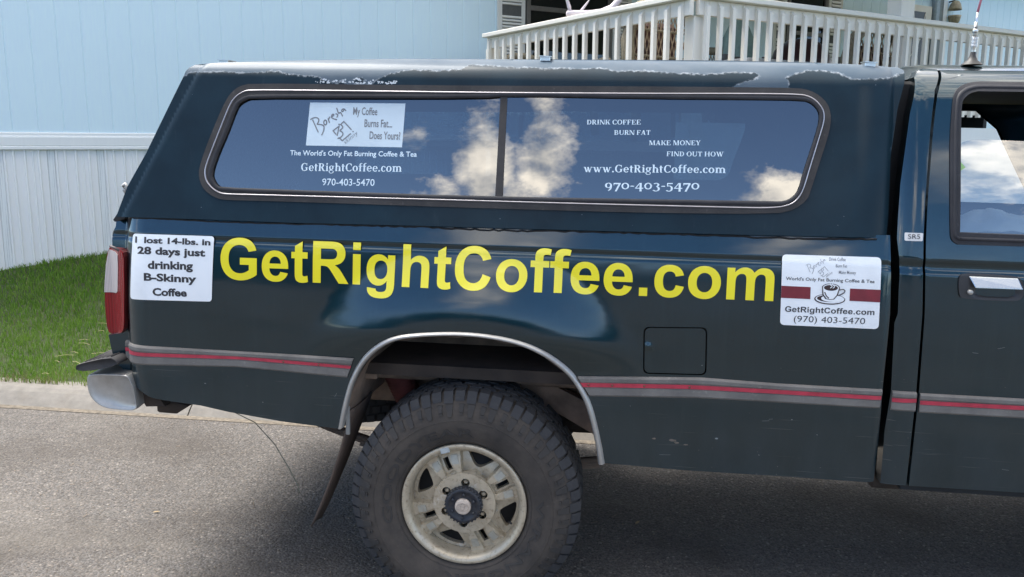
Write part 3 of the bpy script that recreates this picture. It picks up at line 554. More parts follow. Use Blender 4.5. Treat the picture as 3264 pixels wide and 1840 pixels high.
# ------------------------------------------------------------------ measured outlines, metres (x forward, z up) on the truck's skin
T = {'bed':[(-1.2413,1.304),(-1.2407,1.2956),(-1.2406,1.2652),(-1.2455,1.2546),(-1.2526,1.2392),(-1.2507,1.1994),(-1.2484,1.1963),(-1.2212,1.1866),(-1.2099,1.1721),(-1.2069,1.1381),(-1.2149,0.9389),(-1.2203,0.9065),(-1.2324,0.897),(-1.2604,0.8923),(-1.2767,0.8904),(-1.2712,0.8505),(-1.2651,0.8183),(-1.2445,0.781),(-1.2132,0.7497),(-1.1718,0.7527),(-1.1753,0.7324),(-1.1387,0.714),(-1.1092,0.6985),(-1.0926,0.6916),(-1.0659,0.6876),(-1.0178,0.6825),(-0.9209,0.6747),(-0.8252,0.6579),(-0.6357,0.6346),(-0.4425,0.6209),(-0.4206,0.7214),(-0.3932,0.8106),(-0.355,0.8756),(-0.2982,0.929),(-0.236,0.9609),(-0.1466,0.9749),(-0.0291,0.9836),(0.0753,0.9795),(0.1732,0.9628),(0.2477,0.9322),(0.3056,0.8907),(0.3474,0.8481),(0.3832,0.7941),(0.4064,0.7344),(0.4228,0.6734),(0.4372,0.611),(0.4474,0.557),(0.7098,0.55),(0.9934,0.5507),(1.2919,0.5491),(1.2821,0.8671),(1.2833,1.0928),(1.2697,1.3273),(0.7751,1.3192),(0.4175,1.3169),(0.1428,1.3156),(-0.1486,1.3139),(-0.6143,1.3098),(-0.9507,1.3113)],'light':[(-1.2781,1.1923),(-1.2913,1.1307),(-1.3022,1.0354),(-1.3041,0.9708),(-1.3009,0.8946),(-1.2828,0.8842),(-1.2369,0.8951),(-1.2075,0.9118),(-1.1992,0.945),(-1.1805,1.1453),(-1.1825,1.179),(-1.1983,1.1921),(-1.2552,1.1947)],'rev':[(-1.2764,1.1837),(-1.2902,1.1307),(-1.2989,1.0677),(-1.3023,1.0332),(-1.2475,1.0357),(-1.234,1.0449),(-1.2189,1.1218),(-1.2135,1.1743),(-1.2326,1.1808),(-1.2568,1.1826)],'archo':[(-0.4425,0.6209),(-0.4206,0.7214),(-0.3932,0.8106),(-0.355,0.8756),(-0.2982,0.929),(-0.236,0.9609),(-0.1466,0.9749),(-0.0291,0.9836),(0.0753,0.9795),(0.1732,0.9628),(0.2477,0.9322),(0.3056,0.8907),(0.3474,0.8481),(0.3832,0.7941),(0.4064,0.7344),(0.4228,0.6734),(0.4372,0.611),(0.4474,0.557)],'archi':[(-0.4228,0.6278),(-0.4037,0.7147),(-0.3796,0.7953),(-0.3458,0.856),(-0.2927,0.9111),(-0.2327,0.9459),(-0.1459,0.9612),(-0.029,0.9703),(0.0704,0.9659),(0.1632,0.9495),(0.2358,0.9182),(0.2918,0.8765),(0.3308,0.8368),(0.3656,0.7847),(0.3887,0.727),(0.4049,0.6679),(0.4193,0.6053),(0.4262,0.5544)],'cap':[(-1.2016,1.3046),(-1.1661,1.4044),(-1.1063,1.5137),(-0.9887,1.7701),(-0.9845,1.7848),(-0.9766,1.7977),(-0.9604,1.8079),(-0.8822,1.816),(-0.6658,1.826),(-0.2907,1.8393),(0.1105,1.8444),(0.4656,1.8463),(0.7619,1.8477),(1.0513,1.8442),(1.2412,1.8345),(1.2976,1.8328),(1.3106,1.8227),(1.3069,1.7989),(1.2855,1.7027),(1.2697,1.5595),(1.2692,1.3756),(1.2648,1.3196),(1.0174,1.3174),(0.7738,1.3147),(0.4178,1.3123),(0.1443,1.3109),(-0.1458,1.3092),(-0.6096,1.305),(-0.9446,1.3064)],'wout':[(-0.7497,1.7483),(-0.7888,1.7387),(-0.8134,1.72),(-0.8312,1.6944),(-0.8541,1.6423),(-0.8889,1.5493),(-0.9083,1.487),(-0.9133,1.4565),(-0.9065,1.4262),(-0.8913,1.4023),(-0.8602,1.3809),(-0.8275,1.3718),(-0.7632,1.3717),(-0.6262,1.3727),(0.0421,1.371),(0.555,1.3723),(0.9251,1.3809),(0.9829,1.3949),(1.0203,1.426),(1.0285,1.4506),(1.0527,1.539),(1.0721,1.6096),(1.0807,1.6527),(1.0796,1.6864),(1.0686,1.7143),(1.0457,1.7374),(1.0176,1.752),(0.9832,1.759),(0.8483,1.7589),(0.5392,1.7572),(0.0248,1.7516),(-0.3833,1.7496)],'wbead':[(-0.7485,1.7271),(-0.7738,1.7217),(-0.7996,1.7051),(-0.8175,1.6794),(-0.8398,1.6182),(-0.8679,1.5407),(-0.8886,1.4814),(-0.8919,1.4601),(-0.8863,1.4329),(-0.8681,1.4121),(-0.8481,1.3985),(-0.8252,1.3911),(-0.7866,1.3911),(-0.627,1.3917),(0.0411,1.3943),(0.3004,1.3943),(0.8023,1.3969),(0.9244,1.3988),(0.9739,1.4106),(0.9952,1.4318),(1.0088,1.4612),(1.0255,1.529),(1.0497,1.6203),(1.0594,1.6579),(1.0605,1.6804),(1.0543,1.7),(1.0352,1.7222),(1.0127,1.735),(0.9838,1.7401),(0.849,1.7399),(0.5401,1.7351),(0.0259,1.73),(-0.4341,1.7289)],'glass':[(-0.7409,1.707),(-0.766,1.6985),(-0.7887,1.683),(-0.8002,1.6585),(-0.8223,1.5933),(-0.8508,1.5229),(-0.8676,1.4698),(-0.8685,1.4455),(-0.8591,1.4275),(-0.8455,1.4127),(-0.8258,1.4052),(-0.6276,1.4037),(0.0406,1.406),(0.8997,1.4121),(0.9378,1.4123),(0.9597,1.4186),(0.9813,1.4342),(0.9943,1.4552),(1.0069,1.5089),(1.024,1.5692),(1.0387,1.6201),(1.0474,1.6605),(1.0465,1.6858),(1.0358,1.7053),(1.0159,1.7219),(0.9907,1.729),(0.8494,1.7286),(0.5405,1.7246),(0.0943,1.7203),(0.0166,1.7142),(-0.4331,1.7109)],'mull':[(0.0726,1.7366),(0.0936,1.7369),(0.093,1.3959),(0.0691,1.3952)],'peel':[(-0.9887,1.7701),(-0.9653,1.7819),(-0.8739,1.7855),(-0.7537,1.7819),(-0.6743,1.7902),(-0.6343,1.7814),(-0.5721,1.7751),(-0.5244,1.7717),(-0.5048,1.7599),(-0.4774,1.7562),(-0.4614,1.7505),(-0.4464,1.7627),(-0.43,1.7489),(-0.3935,1.7474),(-0.3469,1.7481),(-0.3323,1.7653),(-0.3055,1.7787),(-0.271,1.7904),(-0.2174,1.8005),(-0.1481,1.7972),(-0.0625,1.8025),(-0.0385,1.8181),(0.0071,1.8187),(0.1197,1.8114),(0.1725,1.8132),(0.1971,1.8081),(0.2553,1.8121),(0.3179,1.8098),(0.3797,1.8138),(0.435,1.804),(0.5165,1.8072),(0.5707,1.8007),(0.6913,1.7973),(0.7647,1.8023),(0.7867,1.8057),(0.86,1.8026),(0.8715,1.7918),(0.8001,1.7676),(0.7873,1.7599),(0.7971,1.7477),(0.9557,1.7501),(0.9553,1.7633),(0.9505,1.7841),(0.9365,1.7849),(0.9653,1.7981),(1.0084,1.8129),(1.0581,1.8146),(1.1043,1.806),(1.137,1.7897),(1.1709,1.7883),(1.2074,1.7911),(1.2578,1.7953),(1.3028,1.812),(1.3273,1.8187)],'peel_island':[(-0.4102,1.7672),(-0.395,1.7724),(-0.3793,1.7716),(-0.3717,1.7657),(-0.3783,1.7547),(-0.3937,1.7514),(-0.4075,1.7552)],'flake':[-0.5358,1.7695,-0.2647,1.7533],'cabq':[(1.3387,1.8003),(1.316,1.6867),(1.3086,1.6178),(1.3019,1.549),(1.2959,1.4802),(1.2932,1.3775),(1.2933,1.3158),(1.3048,1.2338),(1.3061,1.1634),(1.3093,1.0919),(1.303,1.0628),(1.3056,0.9916),(1.3085,0.9197),(1.3116,0.8472),(1.3087,0.7856),(1.3062,0.7229),(1.3092,0.6343),(1.3134,0.543),(1.3877,0.5443),(1.3846,0.6237),(1.3826,0.7008),(1.3816,0.7759),(1.3815,0.8496),(1.3798,0.9124),(1.3781,0.9747),(1.3767,1.0363),(1.3755,1.0973),(1.3712,1.1565),(1.3671,1.2152),(1.3636,1.2734),(1.3614,1.3309),(1.3616,1.4324),(1.3643,1.5002),(1.3677,1.5682),(1.3717,1.6364),(1.3778,1.6978),(1.3865,1.7599),(1.4244,1.8298),(1.3814,1.8322),(1.3581,1.8216)],'doorrear':[(1.4328,1.828),(1.3945,1.7588),(1.3859,1.6973),(1.3797,1.6365),(1.3754,1.5684),(1.3718,1.5004),(1.3688,1.4326),(1.3685,1.3312),(1.3707,1.2736),(1.3742,1.2155),(1.3783,1.1568),(1.3827,1.0977),(1.3841,1.0367),(1.3858,0.9751),(1.3877,0.9128),(1.3897,0.85),(1.3899,0.7762),(1.3909,0.7008),(1.393,0.6234),(1.3962,0.5438)],'doorbot':[(1.3962,0.5438),(1.7354,0.551)],'seal_o':[(1.6488,1.7874),(1.5278,1.7866),(1.4965,1.7841),(1.4657,1.7738),(1.4433,1.7541),(1.4362,1.7249),(1.4299,1.62),(1.4313,1.4803),(1.4357,1.3418),(1.442,1.3208),(1.4594,1.3113),(1.6449,1.3086)],'seal_i':[(1.6413,1.763),(1.5075,1.759),(1.4823,1.7509),(1.4677,1.7366),(1.4594,1.7215),(1.4567,1.5994),(1.4622,1.3427),(1.6433,1.3378)],'pane_top':[(1.457,1.5737),(1.4586,1.5857),(1.4708,1.6071),(1.4974,1.615),(1.5371,1.6168),(1.6364,1.6189)],'handle':[(1.4797,1.2253),(1.6206,1.2226),(1.6415,1.2145),(1.6514,1.1934),(1.653,1.1504),(1.6078,1.1457),(1.4855,1.1479),(1.4721,1.1577),(1.4672,1.2121)],'lever':[(1.4935,1.2169),(1.6326,1.216),(1.6435,1.1847),(1.5097,1.1838)],'key':[(1.5013,1.1693)],'badge':[(1.3095,1.3372),(1.3593,1.3383),(1.3587,1.3142),(1.3105,1.3131)],'crease':[(1.3727,1.2702),(1.6476,1.263)],'roofcab':[(1.3387,1.8003),(1.3777,1.8342),(1.4684,1.8353),(1.6815,1.8379)],'m1':[[(-1.2107,0.8758),(-0.3818,0.8707)],[(-1.2122,0.8501),(-0.7786,0.8587),(-0.3896,0.8449)],[(-1.2119,0.8367),(-0.779,0.8468),(-0.395,0.835)],[(-1.2139,0.8041),(-0.78,0.8187),(-0.4061,0.8024)]],'m2':[[(0.3493,0.8493),(0.7301,0.866),(0.9675,0.8599),(1.2797,0.8583)],[(0.3589,0.8311),(0.6919,0.8415),(0.9688,0.8418),(1.2776,0.8385)],[(0.3675,0.816),(0.6926,0.8282),(0.9699,0.8278),(1.2779,0.8255)],[(0.3925,0.7852),(0.7341,0.7988),(0.9721,0.7985),(1.2767,0.7975)]],'m3':[[(1.3136,0.8526),(1.381,0.8545)],[(1.3138,0.8306),(1.382,0.8346)],[(1.3141,0.8176),(1.3824,0.8217)],[(1.3131,0.7901),(1.3827,0.7916)]],'m4':[[(1.3923,0.8512),(1.6923,0.8497)],[(1.3936,0.8293),(1.6944,0.8321)],[(1.394,0.8164),(1.6962,0.8174)],[(1.394,0.7893),(1.6998,0.7879)]],'fuel':[(0.5528,1.0162),(0.741,1.0232),(0.7469,0.876),(0.5578,0.871)],'big':[(-0.8323,1.114),(0.9365,1.117),0.1343],'w1':[(-0.6098,1.5204),(-0.1899,1.5254),0.0155],'w2':[(-0.5716,1.4713),(-0.2367,1.4769),0.0246],'w3':[(-0.4972,1.4273),(-0.324,1.4301),0.021],'r1':[(0.3466,1.6374),(0.5131,1.6407),0.0142],'r2':[(0.4325,1.6074),(0.5442,1.6097),0.0141],'r3':[(0.5407,1.5781),(0.6978,1.5816),0.0141],'r4':[(0.5956,1.546),(0.7689,1.5491),0.014],'r5':[(0.3432,1.4909),(0.7765,1.4992),0.0226],'r6':[(0.4095,1.4407),(0.6994,1.4479),0.0269],'card':[(-0.5507,1.6902),(-0.2348,1.6923),(-0.2393,1.5538),(-0.5577,1.5527)],'mag1':[(-1.1413,1.2515),(-0.8546,1.2525),(-0.8638,1.0372),(-1.1588,1.0319)],'a1':[(-1.1312,1.2229),(-0.8667,1.2232),0.0186],'a2':[(-1.1216,1.1869),(-0.8844,1.1863),0.0225],'a3':[(-1.0845,1.1389),(-0.9269,1.1412),0.0245],'a4':[(-1.0989,1.0988),(-0.9152,1.0985),0.0234],'a5':[(-1.0694,1.0498),(-0.9494,1.0511),0.0236],'mag2':[(0.9553,1.26),(1.2446,1.2616),(1.2511,1.0455),(0.9611,1.0452)],'b1':[(1.094,1.2463),(1.1419,1.2468),0.0098],'b2':[(1.1139,1.2276),(1.1464,1.2278),0.0094],'b3':[(1.1239,1.2082),(1.1735,1.2088),0.0098],'b4':[(0.9699,1.1835),(1.2291,1.1845),0.0094],'b5':[(0.973,1.0867),(1.2352,1.0879),0.017],'b6':[(1.0009,1.057),(1.2103,1.059),0.0187],'bar1':[(0.9581,1.1654),(1.0442,1.1649),(1.0453,1.1281),(0.9588,1.1286)],'bar2':[(1.1594,1.1653),(1.2484,1.165),(1.2486,1.1272),(1.1601,1.1281)],'cupref':[(1.1022,1.1314),(1.1476,1.1333),(1.1008,1.1523)],'bumper':[(-1.3281,0.7517),(-1.3168,0.7656),(-1.1844,0.7695),(-1.1737,0.7602),(-1.1577,0.7235),(-1.1514,0.676),(-1.1488,0.6438),(-1.2082,0.6413),(-1.2744,0.6464),(-1.3117,0.6722),(-1.3268,0.7038)],'pad':[(-1.3569,0.7823),(-1.3417,0.802),(-1.2284,0.8442),(-1.2193,0.8271),(-1.2038,0.8038),(-1.2546,0.79),(-1.3217,0.7765)],'bracket':[(-1.1354,0.6522),(-1.1341,0.6116),(-1.1261,0.6063),(-1.0613,0.6055),(-1.0165,0.6349),(-1.0732,0.6501)],'flapL':[(-0.4042,0.6798),(-0.4398,0.6073),(-0.4575,0.5096),(-0.5363,0.2977)],'flapR':[(-0.447,0.5609),(-0.4511,0.5056),(-0.4866,0.3983),(-0.5499,0.3021),(-0.6182,0.1917)],'clips':[(-0.8796,1.824),(0.2047,1.8479),(1.2099,1.8409)],'lid_handle':[(-1.2233,1.3736),(-1.2367,1.3944),(-1.2269,1.4053),(-1.215,1.3792)],'ant':[(1.5612,1.865),(1.558,1.8941),(1.557,1.9375),(1.557,1.9712),(1.5559,2.0238),(1.5572,2.0713)],'wellh':[(-0.2873,0.745),(0.1783,0.7406),(-0.4678,0.5405)],'cloth':[(1.5484,1.3645),(1.5739,1.3754),(1.6339,1.3924),(1.6781,1.3788),(1.7075,1.3697),(1.7442,1.3308),(1.5895,1.3205),(1.5629,1.3448)]}
HO = [-4.9841, 4.3114, 0.3305]
HH = [[0.798698, -0.60153, -0.015606], [0.60158, 0.798811, -0.001778], [0.013536, -0.007968, 0.999877]]

# ------------------------------------------------------------------ surfaces of the truck
def sst(a, b, v):
    t = np.clip((v - a) / (b - a), 0, 1)
    return t * t * (3 - 2 * t)

def Yb(x, z, groove=.005):
    """outer skin of the load bed: distance inward (metres) of the side at (x, z)"""
    x = np.asarray(x, float); z = np.asarray(z, float)
    y = 0.20 * np.clip(z - .95, 0, .285) ** 2
    y = y + np.clip(z - 1.235, 0, .2) * .23
    y = y + groove * (sst(1.222, 1.236, z) - sst(1.236, 1.25, z))
    y = y + .23 * np.clip(.82 - z, 0, .5) ** 2
    s = np.clip((-1.10 - x) / .10, 0, .97)
    y = y + .085 * (1 - np.sqrt(1 - s * s))
    r = (np.abs(x / .45) ** 2.4 + np.abs(np.maximum(z - .45, 0) / .53) ** 2.4) ** (1 / 2.4)
    d = (r - 1) * .48
    y = y - .033 * sst(0, 1, (.235 - d) / .215) * sst(.84, .98, z)
    s = np.clip((x - 1.262) / .03, 0, .95)
    y = y + .02 * (1 - np.sqrt(1 - s * s))
    return y

def Yc(x, z):
    """outer skin of the camper shell"""
    x = np.asarray(x, float); z = np.asarray(z, float)
    y = .022 + .17 * (z - 1.31) + .05 * np.clip(z - 1.31, 0, 1) ** 2
    t = np.clip((z - 1.768) / .078, 0, .965)
    y = y + .12 * (1 - np.sqrt(1 - t * t))
    s = np.clip((x - 1.15) / .13, 0, .93)
    y = y + .06 * (1 - np.sqrt(1 - s * s))
    d = (x - (-1.19 + .50 * (z - 1.30))) * .9
    s = np.clip((.030 - d) / .030, 0, .85)
    y = y + .018 * (1 - np.sqrt(1 - s * s))
    return y

def Yk(x, z):
    """outer skin of the cab"""
    x = np.asarray(x, float); z = np.asarray(z, float)
    y = .006 + .10 * np.clip(z - .95, 0, .29) ** 2
    y = y + .006 * (sst(1.215, 1.235, z) - sst(1.24, 1.26, z))
    y = y + np.clip(z - 1.25, 0, .8) * .12 + .20 * np.clip(z - 1.25, 0, .8) ** 2
    t = np.clip((z - 1.73) / .10, 0, .97)
    y = y + .12 * (1 - np.sqrt(1 - t * t))
    y = y + .23 * np.clip(.82 - z, 0, .5) ** 2
    s = np.clip((1.365 - x - .0) / .085, 0, .95)
    y = y + .05 * (1 - np.sqrt(1 - s * s))
    return y

def Ys(x, z):
    """vinyl and magnetic signs bridge the little groove under the bed rail"""
    return Yb(x, z, 0.)

# ================================================================== PICKUP
def mirror(Yf, w=1.69): return lambda x, z: w - Yf(x, z)
truck = empty('pickup_truck', 'dark teal pickup truck seen from its side, yellow web address lettered along the load bed', 'pickup truck')
def curve_hole(pts, r):                                                       # rounded corners
    out = []; n = len(pts)
    for i in range(n):
        p, a, b = (np.array(pts[k], float) for k in (i, i - 1, (i + 1) % n)); da = (a - p) / np.linalg.norm(a - p); db = (b - p) / np.linalg.norm(b - p)
        for t in np.linspace(0, 1, 6): out.append(tuple(p + da * r * (1 - t) ** 2 + db * r * t * t))
    return out
def grow(pts, g):
    c = np.mean(pts, 0); return [tuple(c + (np.array(p) - c) * (1 + g / max(np.linalg.norm(np.array(p) - c), 1e-6))) for p in pts]
fuel = curve_hole(T['fuel'], .018)
bed = sheet('load_bed_side', T['bed'], [grow(fuel, .004)], Yb, PAINT, truck, res=.013, flange=.025)
fd = sheet('fuel_filler_door', grow(fuel, -.001), [], lambda x, z: Yb(x, z) - .0035 * np.exp(-(((x - .565) / .014) ** 2 + ((z - .957) / .011) ** 2)) , PAINT, truck, res=.005, off=.0012, flange=.012)
MB().box(.53, .77, .035, .05, .85, 1.04).obj('filler_recess', BLACK, truck)
# rest of the bed: floor, far side, tailgate, headboard
b = MB(); b.box(-1.16, 1.27, .10, 1.59, .79, .83); b.box(1.235, 1.26, .06, 1.63, .72, 1.30); b.obj('bed_floor', MUDD, truck)
sheet('load_bed_side', T['bed'], [], mirror(Yb), PAINT, truck, res=.05, flange=-.02)
b = MB(); b.box(-1.205, -1.17, .09, 1.60, .72, 1.30, .012); b.obj('tailgate', PAINT, truck)
b = MB(); b.box(-1.17, 1.27, .045, .075, .99, 1.30); b.box(-1.17, -.50, .045, .075, .72, .99); b.box(.50, 1.27, .045, .075, .60, .99); b.obj('inner_bed_wall', BLACK, truck)  # inner box put in to block light behind the bed side

# wheel arch: bright lip, muddy liner
ao, ai = T['archo'], T['archi']
n = len(ao); vs = []; fs = []
A = smooth_poly(ao, 2, False); B = smooth_poly(ai, 2, False); m = min(len(A), len(B))
prof = [(0, .001), (.25, .010), (.55, .014), (.85, .010), (1.0, .001), (1.02, -.020)]
for i in range(m):
    a, c = np.array(A[i]), np.array(B[i])
    for u, w in prof:
        p = a + (c - a) * u; vs.append((p[0], float(Yb(a[0], a[1])) - w, p[1]))
k = len(prof)
for i in range(m - 1):
    for q in range(k - 1): fs.append((i * k + q, (i + 1) * k + q, (i + 1) * k + q + 1, i * k + q + 1))
MB().add(vs, fs, True).obj('wheel_arch_trim', CHROMD, truck)
L2 = dens(B, .02, False); vs = []; fs = []
ys = [.0, .06, .16, .28, .40]
for x, z in L2:
    for j, y in enumerate(ys): vs.append((x * (1 - .02 * j), y + float(Yb(x, z)), z + .012 * j + .006 * math.sin(x * 40 + j * 2)))
for i in range(len(L2) - 1):
    for j in range(4): fs.append((i * 5 + j, (i + 1) * 5 + j, (i + 1) * 5 + j + 1, i * 5 + j + 1))
MB().add(vs, fs, True).obj('wheel_well_liner', MUD, truck)
b = MB(); b.box(-.50, .50, .42, .45, .73, 1.05); b.obj('inner_well_wall', MUD, truck)
b = MB(); b.box(-1.05, 2.9, .40, .47, .60, .715, .006); b.obj('frame_rail', MUD, truck)
b = MB(); b.box(-1.05, 2.9, 1.22, 1.29, .60, .715, .006); b.obj('frame_rail', MUD, truck)
b = MB(); b.box(-.62, .62, .24, .40, .735, .765, .006); b.box(-.40, -.34, .12, .41, .765, .81, .004); b.obj('bed_crossmember', MUD, truck)
# brace plate that slopes down in front of the wheel
b = MB(); b.prism([(.10, .80), (.52, .60), (.54, .52), (.50, .50), (.28, .62), (.10, .70)], 'y', .30, .34); b.obj('splash_plate', MUD, truck)
for y0 in (.33, 1.29):
    for k2, (dz, e) in enumerate(((0, .80), (.012, .62), (.024, .45), (.036, .30))):
        b = MB(); pts = []
        for i in range(25):
            x = -e + 2 * e * i / 24; pts.append((x - .02, y0 + .03, .405 + .17 * (x / .8) ** 2 * (1.15 if x < 0 else .62) - dz + .012 * 0))
        b.tube(pts, .030, 4, flat=.22); b.obj('spring_leaf', MUD, truck)
b = MB(); b.lathe([(.0, 0), (.042, 0), (.042, 1.25), (0, 1.25)], (0, .22, .385), 'y', 20); b.lathe([(0, .5), (.09, .52), (.14, .58), (.14, .68), (.09, .76), (0, .78)], (0, .22, .385), 'y', 24); b.obj('rear_axle', MUD, truck)
b = MB(); pr = []
for i in range(13): pr += [(.040, i * .014), (.052, i * .014 + .007)]
b.lathe(pr, (0, 0, 0), 'z', 20); boot = b.obj('shock_absorber_boot', plain('faded_red_rubber', (.13, .035, .030), .8, var=.3), truck); boot.location = (-.27, .36, .60); boot.rotation_euler = (.25, -.35, 0)
b = MB(); b.tube([(-1.0, 1.0, .60), (.2, 1.05, .58), (.5, .95, .6), (2.6, .9, .45)], .03, 12); b.obj('exhaust_pipe', MUD, truck)
MB().box(1.30, 3.0, .50, 1.20, .36, .50, .03).obj('underbody_light_shield', MUDD, truck)  # unseen shield, with sill and shaft below, added to darken the road underneath
MB().box(1.3, 2.9, .09, .13, .50, .56, .01).obj('sill', MUDD, truck)
MB().tube([(.1, .845, .40), (1.35, .80, .44)], .04, 12).obj('propeller_shaft', MUDD, truck)
b = MB(); b.prism([(.55, .72), (1.2, .72), (1.15, .60), (.6, .60)], 'y', .55, 1.1); b.obj('fuel_tank', MUDD, truck)

# ---- wheels
WC = (-.013, .386)
def tyre_prof():
    return [(.205, .030), (.212, .010), (.222, -.003), (.236, -.011), (.255, -.019), (.285, -.027), (.315, -.026), (.338, -.018), (.352, -.006), (.361, .007), (.372, .016), (.380, .030), (.382, .06), (.383, .12), (.382, .19), (.379, .22), (.365, .238), (.34, .25), (.30, .26), (.24, .255), (.205, .23)]
def ysw(r):
    p = tyre_prof()[:12]; return float(np.interp(r, [a for a, _ in p], [w for _, w in p]))
def arc_text(mb, text, a0, a1, r0, r1, mb_raise=.0026):
    v, f = bfont(text, .012); w = v[:, 0].max(); vv = []
    for x, y in v:
        a = R(a0 + (a1 - a0) * x / w); r = r0 + (r1 - r0) * y; vv.append((r * math.cos(a), ysw(r) - mb_raise, r * math.sin(a)))
    base = len(vv); low = []
    for x, y in v:
        a = R(a0 + (a1 - a0) * x / w); r = r0 + (r1 - r0) * y; low.append((r * math.cos(a), ysw(r) + .001, r * math.sin(a)))
    ed = {}
    for g in f:
        for i in range(len(g)): ed[(g[i], g[(i + 1) % len(g)])] = 1
    fs = [tuple(g) for g in f] + [(a, c, c + base, a + base) for (a, c) in ed if (c, a) not in ed]
    mb.add(vv + low, fs, mi=2)
def make_wheel():
    w = bpy.data.objects.new('wheel', None); COL.objects.link(w)
    mb = MB(); mb.lathe(tyre_prof(), (0, 0, 0), 'y', 120)
    for r_ in (.2275, .300): mb.lathe([(r_ - .0015, ysw(r_)), (r_, ysw(r_) - .0022), (r_ + .0015, ysw(r_))], (0, 0, 0), 'y', 120)
    rr = random.Random(3)
    def pad(a0, a1, r0, r1, h, t0=1., t1=1., yo=None):
        h *= 1.7
        am = (a0 + a1) / 2; hw = (a1 - a0) / 2; q = [(r0, am - hw * t0), (r0, am + hw * t0), (r1, am + hw * t1), (r1, am - hw * t1)]
        top = [(r * math.cos(a), ysw(r) - h, r * math.sin(a)) for r, a in q]; bot = [(r * math.cos(a), ysw(r) + .002, r * math.sin(a)) for r, a in q]
        mb.add(top + bot, [(0, 1, 2, 3), (0, 4, 5, 1), (1, 5, 6, 2), (2, 6, 7, 3), (3, 7, 4, 0)], mi=2)
    N = 30
    for i in range(N):
        a = 2 * math.pi * i / N; s = 2 * math.pi / N
        # long tapered rib, short block, on the sidewall shoulder
        pad(a, a + s * .34, .316, .352, .0040, .62, 1.); pad(a + s * .50, a + s * .72, .330, .352, .0035, .7, 1.); pad(a + s * .53, a + s * .69, .322, .328, .003)
        # shoulder lug (bends over the edge of the tread)
        for (u0, u1, rin) in ((.02, .41, .354), (.53, .92, .359)):
            aa, ab = a + s * u0, a + s * u1; yy = [(rin, ysw(rin) - .003), (.370, .004), (.388, .020), (.3895, .062)]
            vs = [(r * math.cos(t), y, r * math.sin(t)) for t in (aa, ab) for r, y in yy] + [(r2 * math.cos(t), y2, r2 * math.sin(t)) for t in (aa, ab) for r2, y2 in ((rin - .002, .02), (.368, .03), (.378, .04), (.378, .062))]
            fs = [(0, 1, 5, 4), (1, 2, 6, 5), (2, 3, 7, 6)] + [(j, j + 1, 9 + j, 8 + j) for j in range(3)] + [(4 + j, 12 + j, 13 + j, 5 + j) for j in range(3)] + [(3, 7, 15, 11)]
            mb.add(vs, fs, False, 1)
    for row, (y0, y1) in enumerate(((.070, .102), (.110, .142), (.150, .182), (.190, .230))):
        for i in range(50):
            a = 2 * math.pi * (i + .5 * (row % 2)) / 50; da = 2 * math.pi / 50 * .40; sk = .02 * (1 if i % 2 else -1)
            q = [(a - da, y0), (a + da, y0), (a + da + sk, y1), (a - da + sk, y1)]
            vs = [(.3895 * math.cos(t), y, .3895 * math.sin(t)) for t, y in q] + [(.378 * math.cos(t), y, .378 * math.sin(t)) for t, y in q]
            mb.add(vs, [(0, 1, 2, 3), (0, 4, 5, 1), (1, 5, 6, 2), (2, 6, 7, 3), (3, 7, 4, 0)], False, 1)
    arc_text(mb, 'GOODYEAR', 197, 82, .243, .272); arc_text(mb, 'WRANGLER', 9, -104, .243, .270)
    ty = mb.obj('tyre', TIREM, w, [TIREM, TREADM, RIBM])
    # alloy wheel face
    def poly(rads): return [(r * math.cos(R(a)), r * math.sin(R(a))) for r, a in rads]
    holes = []
    for k in range(4):
        a = 72 + 90 * k
        holes.append(smooth_poly(poly([(.119, a), (.128, a + 7), (.150, a + 13.5), (.168, a + 17), (.172, a + 13), (.1735, a), (.172, a - 13), (.168, a - 17), (.150, a - 13.5), (.128, a - 7)]), 2))
        s = 27 + 90 * k; c, d = math.cos(R(s)), math.sin(R(s)); h = .0095
        holes.append([(c * u - d * v, d * u + c * v) for u, v in ((.116, -h), (.160, -h), (.160, h), (.116, h))])
    nut = [(.0715, 88 + 60 * k) for k in range(6)]
    nh = [[(r * math.cos(R(a)) + .0150 * math.cos(t), r * math.sin(R(a)) + .0150 * math.sin(t)) for t in np.linspace(0, 2 * math.pi, 14, endpoint=False)] for r, a in nut]
    def Yr(x, z):
        r = np.hypot(x, z); a = np.degrees(np.arctan2(z, x)); y = .026 + .010 * sst(.125, .175, r)
        ang = np.abs(((a - 72 + 45) % 90) - 45)
        y = y + .028 * sst(24.6, 23.6, ang) * sst(.1085, .1105, r + .0007 * ang)      # the panel round each triangular window lies deeper
        a2 = ((a - 27 + 45) % 90) - 45; per = np.abs(r * np.sin(np.radians(a2)))
        y = y + .015 * sst(.0185, .0172, per) * sst(.107, .109, r) * (np.abs(a2) < 40)          # and so does the channel of each slot
        return y
    sheet('rim', [(.183 * math.cos(t), .183 * math.sin(t)) for t in np.linspace(0, 2 * math.pi, 72, endpoint=False)], holes + nh, Yr, ALLOY, w, flat=True, res=.0026, flange=.022)
    mb = MB(); mb.lathe([(.205, .03), (.2105, .012), (.2110, .001), (.2085, -.003), (.200, -.002), (.192, .003), (.185, .012), (.1825, .024), (.1825, .062)], (0, 0, 0), 'y', 96)
    mb.lathe([(.108, .0265), (.106, .0200), (.100, .0185), (.058, .0185)], (0, 0, 0), 'y', 72) if False else None
    mb.obj('rim_lip', ALLOY, w)
    sheet('hub_disc', [(.105 * math.cos(t), .105 * math.sin(t)) for t in np.linspace(0, 2 * math.pi, 60, endpoint=False)], nh, lambda x, z: .014 + 0 * x, ALLOY, w, res=.012, flange=.02)
